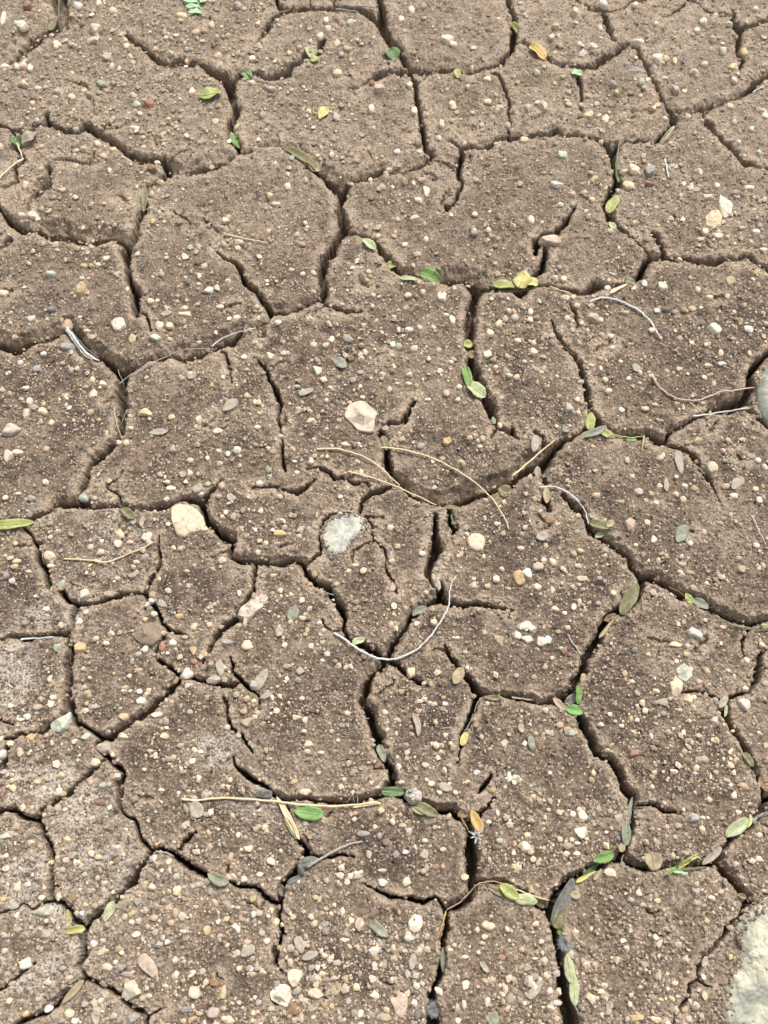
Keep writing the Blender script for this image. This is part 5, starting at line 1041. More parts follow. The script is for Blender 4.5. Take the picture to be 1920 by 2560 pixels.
leaf(1, 2, 1540, 1205, 130, 34, 3, 'olive', 'olive leaf in the crack above the plate with the sharp white-blue stone', z0=.2, z1=.2, rib=False, land='the olive leaf in the crack')
leaf(1, 2, 815, 1565, 120, 42, 70, 'sage', 'grey-green leaf in the crack left of the tapering plate', z0=-.5, z1=.1, land='the grey-green crack leaf', rib=True)
leaf(1, 2, 1285, 55, 110, 30, 75, 'dark', 'dark green leaf in the slot at the top of the round-stone plate', z0=-1, z1=-2, rib=False)
leaf(2, 2, 575, 85, 160, 50, 14, 'olive', 'olive-brown leaf below the grey-white curved stem', z0=.6, z1=-.2, land='the olive-brown leaf', rib=True)
leaf(2, 2, 635, 78, 60, 30, -50, 'tan', 'tan leaf scrap at the right end of the olive-brown leaf', rib=False)
leaf(2, 2, 567, 148, 70, 28, -32, 'pale', 'small whitish leaf under the olive-brown leaf', rib=False)
leaf(2, 2, 760, 565, 230, 62, -62, 'olive', 'large dull olive leaf leaning across the wide sloping crack', z0=-.6, z1=.6, land='the large dull olive leaf')
leaf(2, 2, 642, 690, 100, 46, -15, 'brown', 'brown leaf under the large dull olive one', z0=-1, z1=-.8, rib=False)
leaf(2, 2, 612, 755, 160, 20, -52, 'tan', 'narrow tan leaf in the sloping crack', z0=-.2, z1=.1, shape='grass', rib=False)
leaf(2, 2, 460, 1075, 60, 30, -70, 'tan', 'small tan leaf in the crack above the green two-leaf sprig', z0=-.8, z1=-.8, rib=False)
leaf(2, 2, 380, 1222, 110, 44, -40, 'slate', 'dark slate leaf behind the green two-leaf sprig', z0=-.8, z1=0, rib=False)
leaf(2, 2, 302, 1242, 105, 32, 45, 'tan', 'tan leaf left of the green two-leaf sprig', z0=.5, z1=.8, rib=False)
leaf(2, 2, 1145, 562, 85, 36, 62, 'lime', 'yellow-green leaf in the crack above the tall plate', z0=-.2, z1=0, land='the yellow-green leaf in the crack', rib=False)
leaf(2, 2, 1222, 595, 120, 46, 30, 'sage', 'blue-grey leaf at the right of the yellow-green crack leaf', z0=-.5, z1=-.2, rib=False)
leaf(2, 2, 1640, 728, 56, 18, -5, 'lime', 'tiny lime leaf in the crack at the right edge', rib=False, z0=.3)
leaf(2, 2, 1532, 1605, 110, 36, 55, 'olive', 'olive leaf at the rim beside the dark crack at the right edge', rib=False)
leaf(2, 2, 1478, 1530, 120, 10, 62, 'litter', 'thin curled fibre-like leaf at the rim of the tall plate', rib=False, shape='grass')
leaf(2, 2, 1385, 1290, 80, 20, -80, 'pale', 'small pale leaf hanging in the crack of the tall plate', rib=False)
leaf(0, 3, 1272, 268, 115, 70, 65, 'litter', 'weathered oval grey leaf touching the long golden straw', land='the weathered oval leaf', rib=True, cup=.1)
leaf(0, 3, 1415, 712, 150, 60, 22, 'sage', 'rounded grey-green leaf edge at the crack, lower left', land='the rounded grey-green leaf', z0=.2, z1=.2, bend=.25, rib=True)
leaf(0, 3, 705, 932, 155, 46, -64, 'pale', 'pale green narrow leaf in the crack at lower left', z0=.6, z1=.1, land='the pale green narrow leaf', shape='oval')
leaf(0, 3, 486, 1056, 140, 52, -12, 'yellow', 'curved yellow leaf at the crack junction, lower left', z0=.8, z1=.8, bend=-.35, land='the curved yellow leaf', roll=-25)
leaf(0, 3, 448, 962, 95, 26, 78, 'lime', 'lime blade just above the curved yellow leaf', z0=.3, z1=.6, rib=False)
leaf(0, 3, 472, 1452, 215, 34, -47, 'tan', 'long tan-olive leaf lying in the crack near the bottom left', z0=.2, z1=.2, land='the long tan-olive leaf', rib=True)
leaf(0, 3, 318, 1558, 66, 36, -20, 'white', 'white leaf-like flake in the crack near the bottom left corner', rib=False)
leaf(1, 3, 340, 290, 195, 86, 8, 'bright', 'bright green fresh oval leaf under the long golden straw', z0=1, z1=1.2, land='the bright green leaf', cup=.12)
leaf(1, 3, 890, 156, 150, 64, 3, 'dark', 'dark green leaf left of the wrinkled grey ball', z0=0, z1=.2, land='the dark green leaf')
leaf(1, 3, 718, 243, 185, 20, -10, 'straw', 'folded tan leaf just right of the tip of the golden straw', bend=-.2, z0=.6, z1=.8, rib=False)
leaf(1, 3, 208, 325, 320, 30, 62, 'straw', 'long folded straw-coloured leaf slanting over the crack left of the bright green leaf', z0=1.2, z1=.4, land='the slanting straw leaf', bend=-.06)
leaf(1, 3, 225, 390, 170, 26, 62, 'olive', 'olive lining leaf beneath the slanting straw leaf', z0=.2, z1=-.2, rib=False)
leaf(1, 3, 1105, 272, 175, 54, 25, 'olive', 'olive-brown leaf in the crack right of the wrinkled grey ball', z0=.2, z1=-.2, land='the olive-brown crack leaf')
leaf(1, 3, 1045, 275, 100, 26, 28, 'tan', 'thin tan leaf lying on the olive-brown crack leaf', z0=.9, z1=.6, rib=False)
leaf(1, 3, 1345, 295, 85, 46, -20, 'brown', 'dark brown leaf above the dried star-shaped flower', z0=-.6, z1=-.6, rib=False)
leaf(1, 3, 1428, 345, 165, 50, 65, 'orange', 'ochre leaf pointing down at the dried star-shaped flower', z0=.3, z1=.3, land='the ochre leaf')
leaf(1, 3, 1355, 365, 110, 12, 60, 'brown', 'thin dark sliver left of the ochre leaf', rib=False, z0=.4, shape='grass')
leaf(1, 3, 165, 790, 90, 40, 70, 'slate', 'dark wet-looking leaf in the crack junction at bottom left of centre', z0=-1.2, z1=-1.2, rib=False)
leaf(1, 3, 250, 722, 110, 26, -28, 'slate', 'dark sliver leaf leading to the curled husk', z0=-.2, z1=0, rib=False)
leaf(1, 3, 1640, 800, 150, 56, 35, 'lime', 'lime leaf folded behind the looping pale stem', z0=.6, z1=1, rib=True)
leaf(1, 3, 1560, 800, 150, 30, 25, 'olive', 'shaded olive leaf under the looping pale stem', z0=-.4, z1=0, rib=False)
leaf(2, 3, 82, 852, 170, 66, 10, 'pale', 'pale green plump leaf at the right end of the looping stem', z0=1, z1=1, land='the pale green plump leaf', cup=-.1)
leaf(1, 3, 1215, 1252, 175, 38, 86, 'sage', 'grey-green narrow leaf upright in the bottom centre crack', z0=.2, z1=-.3, land='the grey-green narrow leaf')
leaf(1, 3, 1172, 1160, 90, 16, 88, 'tan', 'slim tan blade on the plate rim below the orange-brown stem', rib=False)
leaf(2, 3, 768, 270, 170, 24, 98, 'sage', 'twisted grey-green leaf, its slim upper half in the crack at lower right', z0=.4, z1=.6, bend=.15, land='the twisted grey-green leaf', rib=False)
leaf(2, 3, 738, 425, 160, 60, 92, 'sage', 'broad grey-green leaf below the twisted one at lower right', z0=.6, z1=.3, land='the broad grey-green leaf')
leaf(2, 3, 712, 515, 60, 34, 110, 'tan', 'tan scrap at the lower tip of the broad grey-green leaf', rib=False)
leaf(2, 3, 592, 580, 145, 58, -18, 'green', 'matt green leaf at the rim of the plate with the sharp stone', land='the matt green leaf', z0=.3, z1=.5)
leaf(2, 3, 500, 672, 180, 24, -42, 'dark', 'dark slender leaf in the curved crack at lower right', z0=-.4, z1=0, rib=False)
leaf(2, 3, 478, 705, 150, 24, -30, 'yellow', 'thin yellow leaf under the dark slender leaf', z0=.2, z1=.4, shape='grass', rib=False)
leaf(2, 3, 555, 690, 90, 22, -55, 'tan', 'thin tan leaf right of the thin yellow one', rib=False, shape='grass')
leaf(2, 3, 320, 870, 350, 56, -64, 'slate', 'long dark feathery pod in the curved crack at lower right', z0=.4, z1=.3, land='the long dark pod', shape='spoon', cup=.5)
leaf(2, 3, 312, 970, 150, 62, -58, 'olive', 'olive green leaf behind the long dark pod', z0=-.8, z1=-.4, rib=False)
leaf(2, 3, 320, 1045, 80, 34, -60, 'green', 'small green leaf above the fluffy seed tuft', z0=-2, z1=-1.5, rib=False)
leaf(2, 3, 410, 822, 66, 60, 0, 'tan', 'round tan leaflet at the rim right of the long dark pod', rib=False, cup=.1)
leaf(2, 3, 372, 1300, 200, 62, 80, 'pale', 'long pale green leaf, upper one in the deep bottom crack', z0=1.2, z1=1, land='the long pale green leaf', cup=-.1)
leaf(2, 3, 405, 1440, 210, 66, 88, 'pale', 'long pale green leaf, lower one in the deep bottom crack', z0=.9, z1=1.2, cup=-.1)
leaf(2, 3, 915, 605, 122, 100, 80, 'tan', 'rounded tan-brown leaf standing at the top rim of the lower right plate', z0=1.8, z1=.8, land='the rounded tan-brown leaf', cup=.2)
leaf(2, 3, 1458, 385, 190, 58, -38, 'pale', 'pale olive leaf bridging the crack at the right', z0=.3, z1=1, land='the pale olive leaf')
leaf(2, 3, 1535, 342, 90, 18, -80, 'yellow', 'yellow curled sliver at the tip of the pale olive leaf', bend=.5, z0=1, z1=1, rib=False)
leaf(2, 3, 1295, 570, 170, 36, -42, 'litter', 'brownish grey dead leaf right of the tuft of green blades', z0=-.2, z1=.3, rib=True)
leaf(2, 3, 1630, 105, 110, 46, 62, 'brown', 'dark brown leaf at the right edge above the grey stick end', z0=0, z1=0, rib=False)
leaf(2, 3, 1490, 830, 60, 30, 20, 'olive', 'olive scrap on the right rim of the lower right plate', rib=False)

# curved husk on the dark plate
leaf(1, 2, 1035, 1380, 150, 34, 78, 'litter', 'curved grey seed husk on the dark tapering plate', bend=-.35, land='the curved grey husk', rib=False, name='seed_husk', cat='husk')

# mint green compound leaf at the top edge
e = empty('compound_leaf', 0, 0, 1285, 50); tag(e, 'mint green feather-like leaf with paired leaflets at the top edge', 'leaf'); LAND.append((*sq(0, 0, 1285, 50), 'the mint green leaflets'))
P = path3(0, 0, [(1225, -90), (1262, -20), (1295, 45), (1325, 105)], 0.8, rad=.0003); tube('stalk', P, .0004, .0002, LM['mint'], e)
for i, (x, y, ln, rt) in enumerate([(1200, -75, 90, 12), (1215, -35, 95, 10), (1232, 5, 100, 8), (1248, 42, 92, 2), (1265, 78, 90, 5), (1300, -40, 70, -20), (1315, 5, 40, -30)]):
    pts = along(0, 0, x, y, ln, rt, .9, .9); blade('leaflet', pts, 27 * K * pym(*sq(0, 0, x, y)), LM['mint'], e, cup=.2, seed=i)
# forked cream stem at the left edge
e = empty('forked_stem', 0, 0, 140, 1035); tag(e, 'cream forked stem at the left edge below a dark green leaf', 'stem'); LAND.append((*sq(0, 0, 140, 1035), 'the cream forked stem'))
for pts, w_ in (([(150, 1030), (100, 1060), (40, 1110), (-20, 1175)], 15), ([(112, 930), (130, 980), (152, 1035)], 12)):
    u_, v_ = sq(0, 0, *pts[1]); rr = w_ * K * pxm(u_, v_) * .5; tube('branch', path3(0, 0, pts, .8, rad=rr), rr, rr * .6, LM['straw'], e)
# leafy twig at the junction right of centre
e = empty('leafy_twig', 2, 1, 640, 1150); tag(e, 'green twig with a slim grey-green leaf over the crack junction at right', 'twig'); LAND.append((*sq(2, 1, 640, 1150), 'the green leafy twig'))
P = path3(2, 1, [(590, 1140), (640, 1158), (750, 1175), (850, 1170)], [.8, .8, .5, .5], rad=.0003); tube('stalk', P, .0005, .0003, LM['lime'], e)
tube('side_stalk', path3(2, 1, [(856, 1168), (848, 1220), (840, 1270)], .5, rad=.0003), .00055, .0003, LM['pale'], e)
blade('leaf', along(2, 1, 540, 1142, 165, -24, .8, 1.2), 42 * K * pym(*sq(2, 1, 540, 1142)), LM['sage'], e, seed=1)
blade('leaf', along(2, 1, 605, 1150, 60, 60, .8, 1.0), 46 * K * pym(*sq(2, 1, 605, 1150)), LM['lime'], e, seed=2)
blade('leaf', along(2, 1, 775, 1190, 70, 5, .2, .2), 26 * K * pym(*sq(2, 1, 775, 1190)), LM['green'], e, seed=3)
# two-leaf sprig
e = empty('green_sprig', 2, 2, 415, 1250); tag(e, 'fresh green two-leaf sprig at the crack junction, lower right', 'sprig'); LAND.append((*sq(2, 2, 415, 1250), 'the green two-leaf sprig'))
blade('leaf', along(2, 2, 404, 1285, 118, 14, 1, .6), 70 * K * pym(*sq(2, 2, 404, 1285)), LM['bright'], e, seed=3)
blade('leaf', along(2, 2, 432, 1185, 125, 94, 1.4, 1), 42 * K * pxm(*sq(2, 2, 432, 1185)), LM['green'], e, seed=5)
# tuft of blades
e = empty('green_sprout', 2, 3, 1100, 640); tag(e, 'tuft of curved green and yellow blades above the rounded lower right plate', 'sprout'); LAND.append((*sq(2, 3, 1100, 640), 'the tuft of green blades'))
for i, (pts, w_, m_) in enumerate([([(985, 692), (1040, 660), (1100, 612), (1160, 575), (1222, 548)], 26, 'lime'), ([(1080, 655), (1120, 620), (1170, 588), (1200, 575), (1232, 598)], 24, 'yellow'), ([(1030, 660), (1090, 672), (1140, 688)], 30, 'mint'),
        ([(1090, 655), (1160, 650), (1260, 642)], 20, 'olive'), ([(1000, 690), (1040, 668), (1075, 655)], 18, 'green'), ([(1060, 660), (1080, 620), (1130, 560)], 16, 'olive')]):
    pp = path3(2, 3, pts, 1.0 + .15 * i, rad=.0002); blade('blade', pp, w_ * K * pxm(*sq(2, 3, 1100, 640)), LM[m_], e, cup=.5, shape='grass', seed=i)
# dried star-shaped flower
e = empty('dried_flower', 1, 3, 1430, 435); tag(e, 'small grey star-shaped dried flower at the foot of the ochre leaf', 'flower'); LAND.append((*sq(1, 3, 1430, 435), 'the dried star flower'))
for i in range(7):
    a = i / 7 * 2 * math.pi; x, y = 1430, 435; L_ = 62 if i % 2 else 46
    u0, v0 = sq(1, 3, x, y); z = near_top(u0, v0, 20) + .001; p0 = Vector((*map(float, ground_pt(u0, v0, z)), z)); d = Vector((math.cos(a), math.sin(a) * .9, .12)) * L_ * K * pxm(u0, v0)
    blade('petal', [p0 + d * t for t in (0, .25, .5, .75, 1)], 15 * K * pxm(u0, v0) * 1.3, LM['silver'], e, cup=.4, shape='grass', seed=i)
tube('centre', [p0 + Vector((0, 0, -.0002)), p0 + Vector((0, 0.0001, .0006)), p0 + Vector((0, 0.0002, .0012))], .0011, .0007, LM['slate'], e)
# fluffy seed tufts
def tuft(c, r, x, y, rad_px, label, mat, seed, z, n=130, squash=1.0):
    u, v = sq(c, r, x, y); q = ground_pt(u, v, z); o0 = np.array([float(q[0]), float(q[1]), z]); r_ = np.random.RandomState(seed); R_ = rad_px * K * pxm(u, v); V3 = []; F = []
    for i in range(n):
        d = r_.normal(size=3); d[2] = abs(d[2]) * .8; d[1] *= squash; d /= np.linalg.norm(d); L_ = R_ * r_.uniform(.6, 1.0); s = np.cross(d, [0.3, 0.2, 1]); s /= np.linalg.norm(s) + 1e-9; t2 = np.cross(d, s); b = r_.normal(size=3) * R_ * .18
        k = len(V3); w0 = .00006
        for f in (0, .5, 1):
            p = d * L_ * f + b * f * f; w_ = w0 * (1 - .6 * f)
            for a in range(3): V3.append(p + (s * math.cos(a * 2.094) + t2 * math.sin(a * 2.094)) * w_)
        for s_ in (0, 3):
            for a in range(3): F.append([k + s_ + a, k + s_ + (a + 1) % 3, k + s_ + 3 + (a + 1) % 3, k + s_ + 3 + a])
    o = mesh_np('seed_fluff', np.array(V3), np.array(F), LM[mat]); o.location = tuple(o0); tag(o, label, 'seed fluff'); return o
tuft(2, 3, 345, 1130, 54, 'fluffy blue-white seed tuft in the deep crack above the long pale green leaves', 'fluff', 5, -0.0015, 800)
LAND.append((*sq(2, 3, 345, 1130), 'the fluffy seed tuft'))
tuft(1, 3, 1150, 1560, 52, 'grey fluffy wad in the crack at the bottom edge', 'fluff', 6, -0.003, 800); LAND.append((*sq(1, 3, 1150, 1560), 'the grey fluffy wad'))

